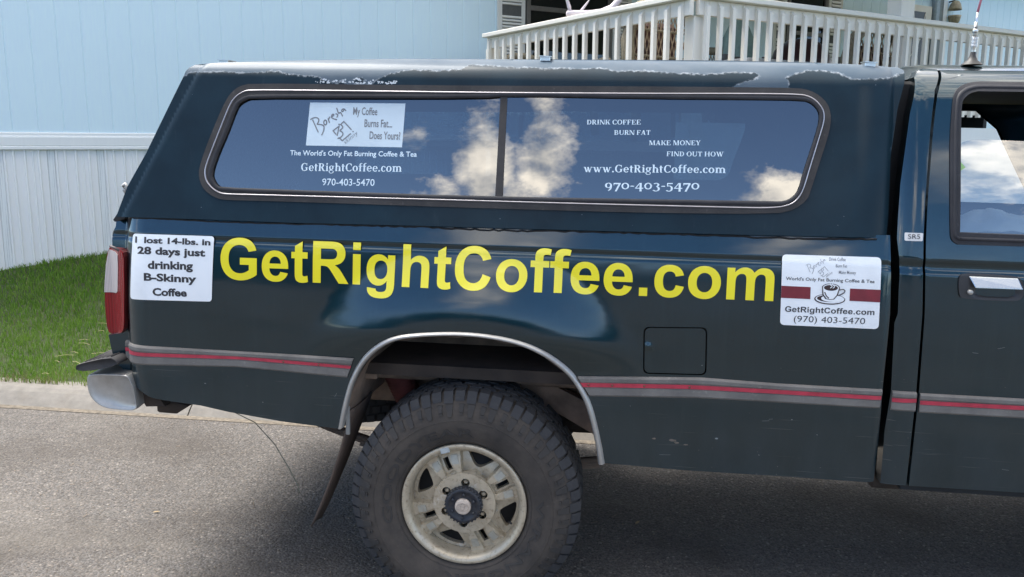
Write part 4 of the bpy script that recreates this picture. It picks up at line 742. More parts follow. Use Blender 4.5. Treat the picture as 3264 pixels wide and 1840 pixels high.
    for k in range(4):
        for sgn in (-1, 1):
            s = R(27 + 90 * k + sgn * 13.0); c, d = math.cos(s), math.sin(s); h = .0115
            q = [(c * u - d * v, d * u + c * v) for u, v in ((.136, -h), (.166, -h), (.166, h), (.136, h))]
            mb = MB(); mb.add([(x, float(Yr(x, z)) - .0035, z) for x, z in q] + [(x, float(Yr(x, z)) + .004, z) for x, z in q], [(0, 1, 2, 3), (0, 4, 5, 1), (1, 5, 6, 2), (2, 6, 7, 3), (3, 7, 4, 0)])
            mb.obj('spoke_pad', plain('bare_alloy_pad', (.40, .39, .34), .5, .3, dirt=((.30, .25, .18), 60, .7)), w)
    mb = MB(); mb.lathe([(0, .085), (.18, .085), (.18, .11)], (0, 0, 0), 'y', 40); mb.obj('brake_drum', BLACK, w)  # drum coloured black to stand in for shade behind the wheel slots
    for r, a in nut:
        mb = MB(); mb.lathe([(.0150, .019), (.0150, .047), (.0, .047)], (r * math.cos(R(a)), 0, r * math.sin(R(a))), 'y', 14); mb.lathe([(0, .022), (.006, .022), (.0085, .025), (.0105, .028), (.0115, .046)], (r * math.cos(R(a)), 0, r * math.sin(R(a))), 'y', 6, smooth=False); mb.obj('wheel_nut', ALLOY, w)
    HUBM = plain('blue_grey_hub_paint', (.015, .019, .028), .5, dirt=((.09, .075, .06), 50, .5))
    mb = MB(); mb.lathe([(.062, .019), (.062, .002), (.060, -.008), (.057, -.012), (.048, -.012), (.046, -.009), (.028, -.009)], (0, 0, 0), 'y', 48)
    for k in range(30):
        a = 2 * math.pi * k / 30; mb.lathe([(0, -.010), (.0035, -.009), (.0035, .012)], (.0605 * math.cos(a), 0, .0605 * math.sin(a)), 'y', 6)
    for k in range(6):
        a = R(88 + 60 * k); mb.lathe([(0, -.017), (.0045, -.017), (.0050, -.009)], (.040 * math.cos(a), 0, .040 * math.sin(a)), 'y', 6)
    hub = mb.obj('locking_hub', HUBM, w)
    mb = MB(); mb.lathe([(0, -.020), (.022, -.0205), (.026, -.019), (.027, -.009)], (0, 0, 0), 'y', 40); cap = mb.obj('hub_badge', plain('tan_hub_cap', (.50, .42, .35), .5, var=.2, scale=60), w)
    el = lambda cx, cz, rx, rz: [(cx + rx * math.cos(t), cz + rz * math.sin(t)) for t in np.linspace(0, 2 * math.pi, 25)]
    bm_ = MB()
    for e in (el(0, 0, .020, .0135), el(0, .0015, .0065, .0125), el(0, .0075, .0125, .0055)):
        bm_.tube([(x, -.0208, z) for x, z in e], .0008, 5, False)
    bm_.obj('hub_emblem', plain('worn_emblem', (.36, .29, .24), .5), w)
    b1 = MB(); b1.tube([(.150, .028, -.062), (.158, .012, -.058), (.160, .006, -.056)], .004, 8); b1.obj('valve_stem', BLACK, w)
    b1 = MB(); b1.box(-.0155, .0155, -.006, .003, .188, .206, .002); o = b1.obj('balance_weight', plain('lead', (.36, .39, .40), .5), w); o.rotation_euler = (0, R(-19), 0)
    return w
wheel = make_wheel(); wheel.parent = truck; wheel.location = (WC[0], .0, WC[1])
def copy_tree(o, parent=None):
    c = o.copy(); COL.objects.link(c); c.parent = parent
    for ch in list(o.children): copy_tree(ch, c)
    return c
for loc, rz in (((WC[0], 1.69, WC[1]), math.pi), ((3.09, 0, WC[1]), 0), ((3.09, 1.69, WC[1]), math.pi)):
    w2 = copy_tree(wheel, truck); w2.location = loc; w2.rotation_euler = (0, 0, rz)
mb = MB(); mb.lathe([(.2, -.10), (.26, -.115), (.32, -.10), (.355, -.075), (.36, 0), (.355, .075), (.32, .10), (.2, .10)], (0, 0, 0), 'z', 80)
for row in range(5):
    for i in range(56):
        a = 2 * math.pi * (i + .5 * (row % 2)) / 56; z0 = -.085 + row * .035; da = .040
        vs = [(r * math.cos(t), r * math.sin(t), z) for r in (.366, .355) for t, z in ((a - da, z0), (a + da, z0), (a + da, z0 + .028), (a - da, z0 + .028))]
        mb.add(vs, [(0, 1, 2, 3), (0, 4, 5, 1), (1, 5, 6, 2), (2, 6, 7, 3), (3, 7, 4, 0)])
sp = mb.obj('spare_tyre', TREADM, truck); sp.location = (-.64, .86, .55)

# ---- side mouldings with their red inlay
def ycl(pts, other, Yf): return pts
for key, Yf in (('m1', Yb), ('m2', Yb), ('m3', Yk), ('m4', Yk)):
    t, r0, r1, bt = T[key]
    ext = (lambda L: [p if not (key == 'm4' and i == len(L) - 1) else (2.52, p[1] + .0) for i, p in enumerate(L)])
    t, r0, r1, bt = ext(t), ext(r0), ext(r1), ext(bt)
    def band(name, up, lo, prof, mat, par):
        xs = np.linspace(0, 1, 60); U = lambda L: (np.interp(xs, np.linspace(0, 1, len(L)) if False else (np.array([p[0] for p in L]) - L[0][0]) / (L[-1][0] - L[0][0]), [p[0] for p in L]), np.interp(xs, (np.array([p[0] for p in L]) - L[0][0]) / (L[-1][0] - L[0][0]), [p[1] for p in L]))
        ux, uz = U(up); lx, lz = U(lo); vs = []; fs = []; k = len(prof)
        for i in range(60):
            for s_, w in prof:
                x = ux[i] + (lx[i] - ux[i]) * s_; z = uz[i] + (lz[i] - uz[i]) * s_; vs.append((x, float(Yf(x, z)) - w, z))
        for i in range(59):
            for q in range(k - 1): fs.append((i * k + q, (i + 1) * k + q, (i + 1) * k + q + 1, i * k + q + 1))
        fs += [tuple(range(k)), tuple(range(59 * k, 60 * k))[::-1]]
        return MB().add(vs, fs, False).obj(name, mat, par)
    sm = band('side_moulding', t, bt, [(0, 0), (.02, .006), (.10, .0105), (.26, .0105), (.34, .007), (.38, .006), (.55, .006), (.58, .0075), (.90, .0085), (.98, .005), (1, 0)], STRIP, truck)
    band('red_stripe', r0, r1, [(0, .006), (.04, .0088), (.96, .0088), (1, .006)], REDST, sm)
    if key in ('m1', 'm2'):
        for xx in ((-.62, -.50) if key == 'm1' else (.385, .46, .56, .70)):
            tt = (xx - r0[0][0]) / (r0[-1][0] - r0[0][0])
            zz = (np.interp(xx, [p[0] for p in r0], [p[1] for p in r0]) + np.interp(xx, [p[0] for p in r1], [p[1] for p in r1])) / 2
            MB().lathe([(0, -.011), (.003, -.0108), (.004, -.009)], (xx, float(Yf(xx, zz)), zz), 'y', 8).obj('rivet', plain('rust_brown', (.16, .06, .04), .8), sm)

# ---- tail lamp
lt = T['light']; Yt = lambda x, z: np.interp(np.asarray(x, float), [-1.27, -1.235, -1.21, -1.17], [.100, .070, .045, .022]) + 0 * np.asarray(z, float)
tl = sheet('tail_lamp', smooth_poly(grow(lt, .002), 1), [], lambda x, z: Yt(x, z) + .002, plain('lamp_housing', (.12, .02, .02), .4), truck, res=.008, flange=.03)
red = sheet('red_lens', smooth_poly(lt, 1), [], Yt, tail_mat('red_lens_plastic', (.23, .002, .008), 30), tl, res=.006, off=-.003, flange=.006)
z1 = lambda f: lt[0][1] + (lt[3][1] - lt[0][1]) * f
rev = T['rev']
sheet('reversing_lens', rev, [], Yt, tail_mat('pale_ribbed_lens', (.58, .52, .50), 55), tl, res=.006, off=-.005, flange=.004)
MB().tube([(-1.220, .02, 1.206), (-1.208, -.002, 1.209), (-1.192, -.004, 1.204), (-1.18, .0, 1.196)], .0045, 6).obj('broken_lamp_edge', plain('broken_plastic', (.10, .08, .08), .6), tl)
sheet('tail_lamp', [(x, z) for x, z in lt], [], mirror(lambda x, z: Yt(x, z) - .004), tail_mat('red_lens_plastic2', (.33, .006, .012), 30), truck, res=.03)

# ---- rear bumper
def loft(name, outline, stations, mat, parent):
    c = np.mean(outline, 0); vs = []; fs = []; n = len(outline)
    for y, s, dx in stations: vs += [(c[0] + (p[0] - c[0]) * s + dx, y, c[1] + (p[1] - c[1]) * s) for p in outline]
    for i in range(len(stations) - 1):
        for k in range(n): fs.append((i * n + k, i * n + (k + 1) % n, (i + 1) * n + (k + 1) % n, (i + 1) * n + k))
    fs += [tuple(range(n))[::-1], tuple(range((len(stations) - 1) * n, len(stations) * n))]
    return MB().add(vs, fs, True).obj(name, mat, parent)
bo = smooth_poly(T['bumper'], 2)
bumper = loft('rear_bumper', bo, [(.006, .90, .004), (.0, .955, .003), (.001, .985, .001), (.008, 1.0, 0), (.02, 1.005, 0), (.06, 1.0, -.006), (.2, .99, -.016), (.85, .99, -.03), (1.5, .99, -.016), (1.66, 1., 0), (1.68, .95, 0)], CHROMD, truck)
po = [(-1.358, .778), (-1.3585, .790), (-1.350, .800), (-1.230, .831), (-1.208, .820), (-1.203, .806), (-1.25, .790), (-1.32, .7765)]
loft('step_pad', smooth_poly(po, 1), [(-.004, .93, 0), (-.010, .97, 0), (-.006, 1., 0), (.02, 1., 0), (.2, 1., -.01), (.85, 1., -.02), (1.66, 1., 0)], RUB, bumper)
for k in range(7): MB().tube([(-1.335 + k * .016, .0 + .012, .8045 + k * .0040), (-1.345 + k * .016, 1.6, .8045 + k * .0040)], .0022, 4).obj('pad_rib', RUB, bumper)
MB().prism([(-1.20, .775), (-1.12, .70), (-1.08, .645), (-1.15, .64), (-1.19, .70)], 'y', .06, .16).obj('bumper_bracket', MUDD, bumper)
loft('tow_bracket', T['bracket'], [(.10, .96, 0), (.105, 1, 0), (.3, 1, 0)], MUDD, truck)
MB().box(-1.18, -1.06, .30, 1.4, .60, .70, .01).obj('rear_crossmember', MUDD, truck)
MB().tube([(-.92, .20, .60), (-.80, .16, .57), (-.72, .14, .50), (-.66, .12, .42), (-.63, .12, .36), (-.625, .12, .33)], .0016, 5).obj('hanging_wire', plain('green_grey_wire', (.10, .12, .09), .6), truck)

# ---- mud flap, curled back
vs = []; fs = []
fl = T['flapL']; fr = T['flapR']; nn = 14
for i in range(nn):
    t = i / (nn - 1); zt = .685 - .425 * t; xl = -.405 - .095 * t - .05 * t ** 2
    for j in range(7):
        s_ = j / 6; bow = .012 * math.sin(math.pi * s_)
        vs.append((xl + bow - .018 * s_ * t, .018 + .27 * s_ * (1 - .30 * t), zt + .008 * math.sin(9 * s_) * t))
for i in range(nn - 1):
    for j in range(6): fs.append((i * 7 + j, i * 7 + j + 1, (i + 1) * 7 + j + 1, (i + 1) * 7 + j))
fm = MB().add(vs, fs, True).mesh('mud_flap'); o = link('mud_flap', fm, rubber_mat('muddy_flap_rubber', (.030, .028, .028), (.12, .085, .065), .9), truck)
md = o.modifiers.new('thick', 'SOLIDIFY'); md.thickness = .007
MB().box(-.418, -.404, .012, .022, .60, .70, .002).obj('flap_edge_strip', plain('grey_strip', (.20, .20, .19), .6), truck)

# ---- yellow web address: one vinyl letter after another
a0, b0, H0 = T['big']; a0 = np.array(a0); b0 = np.array(b0); word = 'GetRightCoffee.com'
adv = [ARIAL[c][0] / 1466 for c in word]
lo_ = 98 / 1466; tot = sum(adv) - lo_ - (1821 - 1688) / 1466; uL = (b0 - a0) / tot; upv = np.array((-.0, H0)); x = -lo_
for ch, ad in zip(word, adv):
    cs = _q(ARIAL[ch][1]); f = lambda p: tuple(a0 + uL * (x + p[0]) + upv * p[1]); loops = [[f(p) for p in c] for c in cs]
    if ch == 'i':                                    # dot and stem together
        me = None; parts_ = [sheet('vinyl_letter', l, [], Ys, YELL, truck, res=.008, off=-.0022) for l in loops]
        parts_[1].name = 'vinyl_letter_dot'; parts_[1].parent = parts_[0]
    else: sheet('vinyl_letter', loops[0], loops[1:], Ys, YELL, truck, res=.008, off=-.0022)
    x += ad
# ---- magnetic signs on the bed
m1 = quad_print('magnetic_sign', T['mag1'], Ys, WHITEV, truck, off=.0030, rad=.012); m1['label'] = 'white magnetic sign lettered in black beside the tail lamp'
for k, s in (('a1', 'I  lost 14-lbs. in'), ('a2', '28 days just'), ('a3', 'drinking'), ('a4', 'B-Skinny'), ('a5', 'Coffee')):
    place_text('lettering', k, Ys, INK, m1, 'b', s, .036, .0038)
m2 = quad_print('magnetic_sign', T['mag2'], Ys, WHITEV, truck, off=.0030, rad=.014); m2['label'] = 'white magnetic sign with coffee cup and dark red bars'
for k, s in (('b1', 'Drink Coffee'), ('b2', 'Burn Fat'), ('b3', 'Make Money')): place_text('lettering', k, Ys, INKG, m2, 'b', s, .004, .0038)
place_text('lettering', 'b4', Ys, INK, m2, 'b', "World's Only Fat Burning Coffee & Tea", .010, .0038)
place_text('lettering', 'b6', Ys, INK, m2, 'b', '(970) 403-5470', -.004, .0038)
a5, b5, h5 = T['b5']; a5 = np.array(a5); b5 = np.array(b5); x = -lo_; uL5 = (b5 - a5) / tot; mm = []
for ch, ad in zip(word, adv):
    loops = [[tuple(a5 + uL5 * (x + p[0]) + np.array((0, h5)) * p[1]) for p in c] for c in _q(ARIAL[ch][1])]
    if ch == 'i': [sheet('lettering', l, [], Ys, INK, m2, res=.02, off=-.0038) for l in loops]
    else: sheet('lettering', loops[0], loops[1:], Ys, INK, m2, res=.02, off=-.0038)
    x += ad
for k in ('bar1', 'bar2'): quad_print('printed_bar', T[k], Ys, MAROON, m2, off=.0038)
cx0, cz0 = T['cupref'][0]; ux = T['cupref'][1][0] - cx0; uz = T['cupref'][2][1] - cz0     # half width of the saucer, height
CU = lambda p: (cx0 + ux * p[0], cz0 + uz * p[1] - .002 * 0)
def ell(cx, cz, rx, rz, a0=0, a1=360, n=30): return [(cx + rx * math.cos(R(a0 + (a1 - a0) * i / n)), cz + rz * math.sin(R(a0 + (a1 - a0) * i / n))) for i in range(n + (a1 - a0 < 360))]
BRN = plain('cup_print_brown', (.035, .018, .018), .6)
def pr(pts, mat, off): return sheet('printed_cup', [CU(p) for p in pts], [], Ys, mat, m2, res=.02, off=-off)
pr(ell(0, -.05, 1.0, .78), BRN, .0038); pr(ell(.01, .00, .93, .66), WHITEV, .0041); pr(ell(-.05, .05, .78, .50), BRN, .0044); pr(ell(.12, .06, .68, .48), WHITEV, .0047)
pr([(-.55, 1.72), (-.50, .60), (-.30, -.02), (.0, -.12), (.28, -.05), (.50, .60), (.60, 1.55)] + ell(.02, 1.62, .58, .62, 10, 170), BRN, .0050)
pr([(-.49, 1.66), (-.42, .62), (-.22, .06), (.0, -.03), (.22, .03), (.42, .60), (.53, 1.5)] + ell(.02, 1.60, .52, .56, 10, 170), WHITEV, .0053)
pr(ell(.02, 1.62, .45, .42), BRN, .0056)
for st_ in ([(.56, 1.35), (.80, 1.50), (.95, 1.30), (.88, .95), (.62, .62), (.50, .58)], [(-.36, .95), (-.26, .45), (-.08, .12)]): stroke_print('printed_cup', [st_], CU, .0028, Ys, BRN, m2, .0060)
for st_ in ([(-.02, 1.6), (.12, 1.85), (-.05, 2.05), (-.05, 2.35)], [(.15, 1.6), (.28, 1.85), (.12, 2.05), (.10, 2.25)]): stroke_print('printed_cup', [st_], CU, .0022, Ys, WHITEV, m2, .0064)
# the handwritten mark, used on the sign and on the window card (coordinates in the card's own grid)
LOGO = [[(205, 525), (260, 490), (340, 475), (390, 505), (400, 540), (385, 590), (350, 640), (420, 635), (490, 650), (515, 680), (520, 720), (505, 800), (465, 880)], [(255, 535), (320, 680), (385, 815)],
        ell(545, 590, 34, 56, 0, 359, 14), [(610, 500), (640, 590)], [(615, 525), (645, 460)], [(685, 465), (740, 420), (735, 395), (700, 400), (680, 460), (720, 500), (805, 520)],
        [(785, 385), (830, 400), (825, 440), (810, 465)], [(805, 255), (850, 390), (890, 340), (940, 435)], [(975, 270), (935, 275), (915, 310), (935, 345), (970, 300), (978, 272), (1015, 310)],
        [(840, 685), (725, 780)], [(725, 780), (795, 860)], [(915, 615), (970, 560)], [(970, 560), (1140, 745)], [(835, 955), (870, 935), (935, 1005)], [(935, 1005), (1125, 840)],
        [(850, 630), (900, 630), (950, 680), (940, 720), (870, 775), (930, 800), (955, 840), (940, 890), (870, 950)], [(865, 660), (820, 885)], [(1176, 786), (1186, 794)]]
tl_, tr_, br_, bl_ = [np.array(p) for p in T['mag2']]
def card_map(tl, tr, br, bl, w, h):
    def f(p):
        u, v = p[0] / w, p[1] / h; return tuple((tl * (1 - u) + tr * u) * (1 - v) + (bl * (1 - u) + br * u) * v)
    return f
fm2 = card_map(tl_, tr_, br_, bl_, 1145., 830.)
stroke_print('handwritten_mark', [[((px - 205) * .277 + 280, (py - 255) * .277 + 40) for px, py in st] for st in LOGO], fm2, .0011, Ys, INKG, m2, .0038)
sk = (fm2((520, 252)), fm2((590, 195)), .006); place_text('lettering', None, Ys, INKG, m2, 'b', 'skinny', 0., .0038, item=(sk[0], sk[1], .0062))

# ---- CAB
dr = T['doorrear']; zt = dr[0][1]
sheet('cab_quarter_panel', T['cabq'], [], Yk, PAINT, truck, res=.012, flange=.05)
door_o = smooth_poly([(1.4335, 1.8285)] + dr[1:-1], 1, False) + [dr[-1], (2.50, .548), (2.56, .70), (2.60, 1.25), (2.24, 1.8285)]
hole = T['seal_o'][::-1]; hole_o = [(p[0], p[1]) for p in T['seal_o'][1:-1]][::-1]          # bottom -> top round the rear edge
door_hole = smooth_poly(hole_o, 2, False) + [(2.10, 1.787), (2.22, 1.70), (2.46, 1.312)]
door_in = smooth_poly([p for p in T['seal_i'][1:-1]][::-1], 2, False) + [(2.07, 1.759), (2.18, 1.68), (2.41, 1.338)]
door = sheet('door', door_o, [door_hole], Yk, PAINT, truck, res=.014, flange=.03)
sheet('window_seal', grow(door_hole, .003), [door_in], lambda x, z: Yk(x, z), SEALM, door, res=.02, off=-.005, flange=.03)
sweep_on('seal_bead', dens(smooth_poly([(a[0] * .55 + b_[0] * .45, a[1] * .55 + b_[1] * .45) for a, b_ in zip(dens(door_hole, .05)[:999], [min(dens(door_in, .02), key=lambda q: (q[0] - a[0]) ** 2 + (q[1] - a[1]) ** 2) for a in dens(door_hole, .05)])], 1), .03), Yk, [(-.006, .004), (-.003, .0085), (.003, .0085), (.006, .004)], SEALM, door)
pt = T['pane_top']; pane = [(1.452, 1.30)] + pt[:-1] + [(2.26, 1.60), (2.45, 1.30)]
sheet('window_glass', pane, [], lambda x, z: Yk(x, z) * 1.0, GLASS_CLEAR, door, res=.03, off=.022)
sheet('green_decal', [(1.4585, 1.5505), (1.464, 1.5535), (1.4815, 1.5335), (1.4585, 1.515)], [], Yk, plain('pale_green_paper', (.36, .60, .25), .7), door, off=.0215)
hh = smooth_poly(T['handle'], 2); hc = np.mean(hh, 0)
hd = sheet('door_handle', hh, [], lambda x, z: Yk(x, z) + .018 * np.exp(-(((x - 1.575) / .055) ** 4 + ((z - 1.178) / .020) ** 4)), plain('black_handle_plastic', (.025, .025, .028), .45), door, res=.006, off=-.006, flange=.012)
lv = T['lever']; mb = MB(); mb.add([(x, yy, z) for (x, z), yy in zip(lv, (.004, .004, -.013, -.013))] + [(x, .012, z) for x, z in lv], [(0, 1, 2, 3), (0, 4, 5, 1), (1, 5, 6, 2), (2, 6, 7, 3), (3, 7, 4, 0)]); o = mb.obj('lever', plain('polished_chrome', (.50, .53, .55), .26, 1., var=.02), hd); bv = o.modifiers.new('b', 'BEVEL'); bv.width = .003; bv.segments = 2
MB().lathe([(0, -.012), (.006, -.012), (.0075, -.010), (.0075, 0)], (T['key'][0][0], .006, T['key'][0][1]), 'y', 16).obj('keyhole', CHROMD, hd)
bg_ = quad_print('model_badge', T['badge'], Yk, plain('pale_badge', (.60, .60, .60), .35, var=.05), truck, off=.003, rad=.004)
ba = T['badge']; place_text('badge_lettering', None, Yk, INK, bg_, 'b', 'SR5', 0., .0042, item=((ba[3][0] + .008, ba[3][1] + .0065), (ba[2][0] - .008, ba[2][1] + .0065), .0135))
# far side, roof, interior
sheet('door', door_o, [door_in], mirror(Yk), PAINT, truck, res=.05, flange=-.03)
sheet('cab_quarter_panel', T['cabq'], [], mirror(Yk), PAINT, truck, res=.06)
vs = []; fs = []; nx, ny = 26, 22
for i in range(nx):
    x = 1.345 + (2.26 - 1.345) * i / (nx - 1)
    for j in range(ny):
        s_ = j / (ny - 1); y0 = float(Yk(max(x, 1.44), 1.828)) - .002; y = y0 + (1.69 - 2 * y0) * s_
        edge = min(1, (x - 1.345) / .10); vs.append((x, y, 1.800 + .0285 * math.sqrt(1 - (1 - edge) ** 2) + .042 * (1 - (2 * s_ - 1) ** 4) * (1 - (1 - edge) ** 2)))
for i in range(nx - 1):
    for j in range(ny - 1): fs.append((i * ny + j, (i + 1) * ny + j, (i + 1) * ny + j + 1, i * ny + j + 1))
MB().add(vs, fs, True).obj('cab_roof', PAINT, truck)
mb = MB(); mb.box(1.47, 2.22, .26, 1.43, 1.785, 1.795); mb.obj('headliner', plain('tan_headliner', (.12, .09, .07), .9), truck)
mb = MB(); mb.box(1.38, 1.40, .10, 1.59, .56, 1.28); mb.box(1.38, 1.40, .24, .45, 1.28, 1.78); mb.box(1.38, 1.40, 1.24, 1.45, 1.28, 1.78); mb.box(1.38, 1.40, .30, 1.4, 1.72, 1.78); mb.box(1.38, 2.58, .05, 1.64, .52, .58); mb.box(2.56, 2.60, .06, 1.63, .56, 1.22); mb.obj('cab_shell', DARKIN, truck)
MB().tube([(2.28, .25, 1.76), (2.24, .45, 1.66), (2.25, .60, 1.62), (2.29, .50, 1.74)], [.02, .04, .03, .02], 8).obj('sun_visor', DARKIN, truck)
se = MB(); se.box(1.46, 1.95, .20, 1.5, .80, 1.02, .03); se.box(1.42, 1.56, .20, 1.5, .98, 1.34, .03); seat = se.obj('bench_seat', plain('blue_grey_cloth', (.05, .08, .13), .95, var=.3), truck)
MB().box(2.38, 2.58, .1, 1.6, 1.02, 1.24, .03).obj('dashboard', DARKIN, truck)
fr_o = [(2.575, .70), (2.61, 1.24), (3.6, 1.16), (3.72, 1.05), (3.74, .62), (3.55, .60)] + [(3.08 + .47 * math.cos(t), .42 + .50 * math.sin(t)) for t in np.linspace(.38, math.pi - .3, 14)] 
sheet('front_wing', fr_o, [], lambda x, z: Yb(x * 0 + .8, z) + .25 * np.clip(x - 3.45, 0, 1) ** 2, PAINT, truck, res=.04, flange=.03)
sheet('front_wing', fr_o, [], lambda x, z: 1.69 - Yb(x * 0 + .8, z) - .25 * np.clip(x - 3.45, 0, 1) ** 2, PAINT, truck, res=.06)
MB().box(2.60, 3.68, .08, 1.61, 1.12, 1.235, .04).obj('bonnet', PAINT, truck)
MB().box(3.6, 3.76, .05, 1.64, .62, 1.1, .04).obj('front_end', PAINT, truck)
MB().add([(2.62, .12, 1.24), (2.62, 1.57, 1.24), (2.25, 1.45, 1.80), (2.25, .24, 1.80)], [(0, 1, 2, 3)]).obj('windscreen', HGLASS, truck)
# radio aerial on the cab roof
an = MB(); pr_ = [(.032, 0), (.026, .006), (.016, .014), (.010, .026), (.0075, .040)]; an.lathe(pr_, (1.560, .33, 1.853), 'z', 20); aer = an.obj('radio_aerial', plain('black_aerial_base', (.03, .028, .026), .5), truck)
an = MB(); an.lathe([(.0075, 0), (.0075, .016), (.0095, .022), (.0095, .034), (.006, .040)], (1.560, .33, 1.890), 'z', 14)
for k in range(7): an.lathe([(.0095, 0), (.0108, .0022), (.0095, .0044)], (1.560, .33, 1.908 + k * .0044), 'z', 14)
an.tube([(1.560, .33, 1.93), (1.559, .33, 1.955), (1.5585, .33, 1.985)], .0052, 8); an.lathe([(.0052, 0), (.0085, .004), (.0085, .010), (.0052, .014)], (1.559, .33, 1.950), 'z', 12)
an.tube([(1.559, .33, 1.955), (1.560, .33, 2.02)], [.0062, .003], 8); an.obj('chrome_fitting', CHROME, aer)
MB().tube([(1.560, .33, 2.015), (1.578, .33, 2.12), (1.61, .33, 2.45)], [.0040, .0038, .0022], 8).obj('pink_whip', plain('pink_aerial_sleeve', (.60, .20, .26), .5, var=.05), aer)

# ================================================================== CAMPER SHELL
shell = empty('camper_shell', 'dark fibreglass camper shell with peeling paint and sliding side window, fixed over the pickup bed', 'camper shell', loc=(0, 0, 0))
peel = T['peel']; isl = T['peel_island']
def peel_field(x, z):
    d = seg_dist(x, z, peel, False)
    # light (peeled) above the line: inside polygon made of the line and a far top edge
    poly = list(peel) + [(peel[-1][0], 2.4), (peel[0][0] - .3, 2.4), (peel[0][0] - .3, peel[0][1])]
    s = np.where(inside(x, z, poly), 1., -1.); di = seg_dist(x, z, isl); si = inside(x, z, isl)
    f = np.where(si, -di, np.minimum(s * d, np.where(s > 0, di, 1e9)))
    return f
gl = T['glass']; win_hole = grow(gl, .006)
side = sheet('shell_side', T['cap'], [win_hole], Yc, SHELL, shell, res=.0075, flange=.012, attr=('peel', peel_field))
capf = [tuple(p) for p in T['cap']]
top_pts = sorted([p for p in capf if p[1] > 1.80]); tx = np.array([p[0] for p in top_pts]); tz = np.array([p[1] for p in top_pts])
vs = []; fs = []; nx, ny = 60, 24
for i in range(nx):
    x = tx[0] + (tx[-1] - tx[0]) * i / (nx - 1); z0 = float(np.interp(x, tx, tz)) - .0005; y0 = float(Yc(x, z0))
    for j in range(ny):
        s_ = j / (ny - 1); vs.append((x, y0 + (1.69 - 2 * y0) * s_, z0 + .020 * (1 - abs(2 * s_ - 1) ** 3)))
for i in range(nx - 1):
    for j in range(ny - 1): fs.append((i * ny + j, (i + 1) * ny + j, (i + 1) * ny + j + 1, i * ny + j + 1))
me = MB().add(vs, fs, True).mesh('shell_roof'); A_ = me.attributes.new('peel', 'FLOAT', 'POINT'); A_.data.foreach_set('value', [.1] * len(vs)); link('shell_roof', me, SHELL, shell)
sheet('shell_side', T['cap'], [win_hole], mirror(Yc), SHELL, shell, res=.06, attr=('peel', lambda x, z: x * 0 - .1))
FARG = glass_mat('tinted_far_glass', (.34, .42, .46), .05, .04)
sheet('far_window_glass', win_hole, [], mirror(Yc), FARG, shell, res=.2, off=-.01)
mb = MB(); c0 = capf[0]
mb.add([(-1.175, .06, 1.31), (-1.175, 1.63, 1.31), (-.945, 1.50, 1.80), (-.945, .19, 1.80)], [(0, 1, 2, 3)]); mb.obj('rear_hatch', SHELL, shell)
mb = MB(); mb.add([(1.19, .06, 1.31), (1.19, 1.63, 1.31), (1.21, 1.50, 1.82), (1.21, .23, 1.82)], [(0, 1, 2, 3)]); mb.obj('shell_front_panel', BLACK, shell)
MB().box(1.22, 1.37, .19, 1.50, .60, 1.79, .01).obj('gap_light_block', BLACK, shell)  # added black block, keeps light from leaking through the gap behind the cab
frame = sheet('window_frame', smooth_poly(T['wout'], 1), [gl], lambda x, z: Yc(x, z), RUB, shell, res=.012, off=-.0045, flange=.022)
wbead = smooth_poly(T['wbead'], 2)
sweep_on('bright_bead', wbead, Yc, [(-.0026, .004), (-.0016, .0072), (0, .0085), (.0016, .0072), (.0026, .004)], plain('bright_bead_metal', (.50, .47, .48), .33, .8, var=.1), frame)
sweep_on('inner_lip', smooth_poly(grow(gl, .008), 1), Yc, [(-.0085, .003), (-.006, .0075), (.003, .0075), (.006, .004)], SEALM, frame)
mu = T['mull']; zs = (min(p[1] for p in gl) + .003, max(p[1] for p in gl))
xm = lambda z: np.interp(z, [mu[3][1], mu[0][1]], [mu[3][0], mu[0][0]]); xm2 = lambda z: np.interp(z, [mu[2][1], mu[1][1]], [mu[2][0], mu[1][0]])
left = [p for p in gl if p[0] < xm(p[1]) - .01]; right = [p for p in gl if p[0] > xm2(p[1]) + .01]
def clip(poly, keep, xf):
    out = []; n = len(poly)
    for i in range(n):
        a, c = poly[i], poly[(i + 1) % n]; fa, fc = a[0] - xf(a[1]), c[0] - xf(c[1])
        if fa * keep >= 0: out.append(a)
        if fa * fc < 0: t = fa / (fa - fc); out.append((a[0] + (c[0] - a[0]) * t, a[1] + (c[1] - a[1]) * t))
    return out
g1 = sheet('rear_sliding_pane', clip(gl, -1, lambda z: xm(z) + .004), [], Yc, GLASS, frame, res=.05, off=.0065)
g2 = sheet('front_pane', clip(gl, 1, lambda z: xm2(z) - .004), [], Yc, GLASS, frame, res=.05, off=.002)
mq = [(float(xm(zs[0])), zs[0]), (float(xm2(zs[0])), zs[0]), (float(xm2(zs[1])), zs[1]), (float(xm(zs[1])), zs[1])]
sheet('centre_bar', mq, [], Yc, RUB, frame, res=.03, off=-.003, flange=.01)
# printing on the panes
cd = quad_print('window_card', T['card'], Yc, CARD, shell, off=-.0058); cd['label'] = 'white card with handwritten mark and slogan stuck to the rear pane'
ct, cr_, cb, cl = [np.array(p) for p in T['card']]
fm1 = card_map(ct, cr_, cb, cl, 2180., 1000.); fmc = lambda p: fm1((p[0] - 190 + 85 * (p[1] - 120) / 1000, p[1] - 130))
stroke_print('handwritten_mark', LOGO, fmc, .0038, Yc, INKG, cd, -.0053)
OFC = -.0052
place_text('lettering', None, Yc, INKG, cd, 'b', 'skinny', -.01, OFC, item=(fmc((1000, 1085)), fmc((1290, 850)), .0135))
for s, x0, x1, yb in (('My Coffee', 1180, 1730, 400), ('Burns Fat...', 1437, 2065, 675), ('Does Yours?', 1553, 2245, 950)):
    place_text('lettering', None, Yc, INKG, cd, 'b', s, .012, OFC, item=(fmc((x0, yb)), fmc((x1, yb + 5)), .0235))
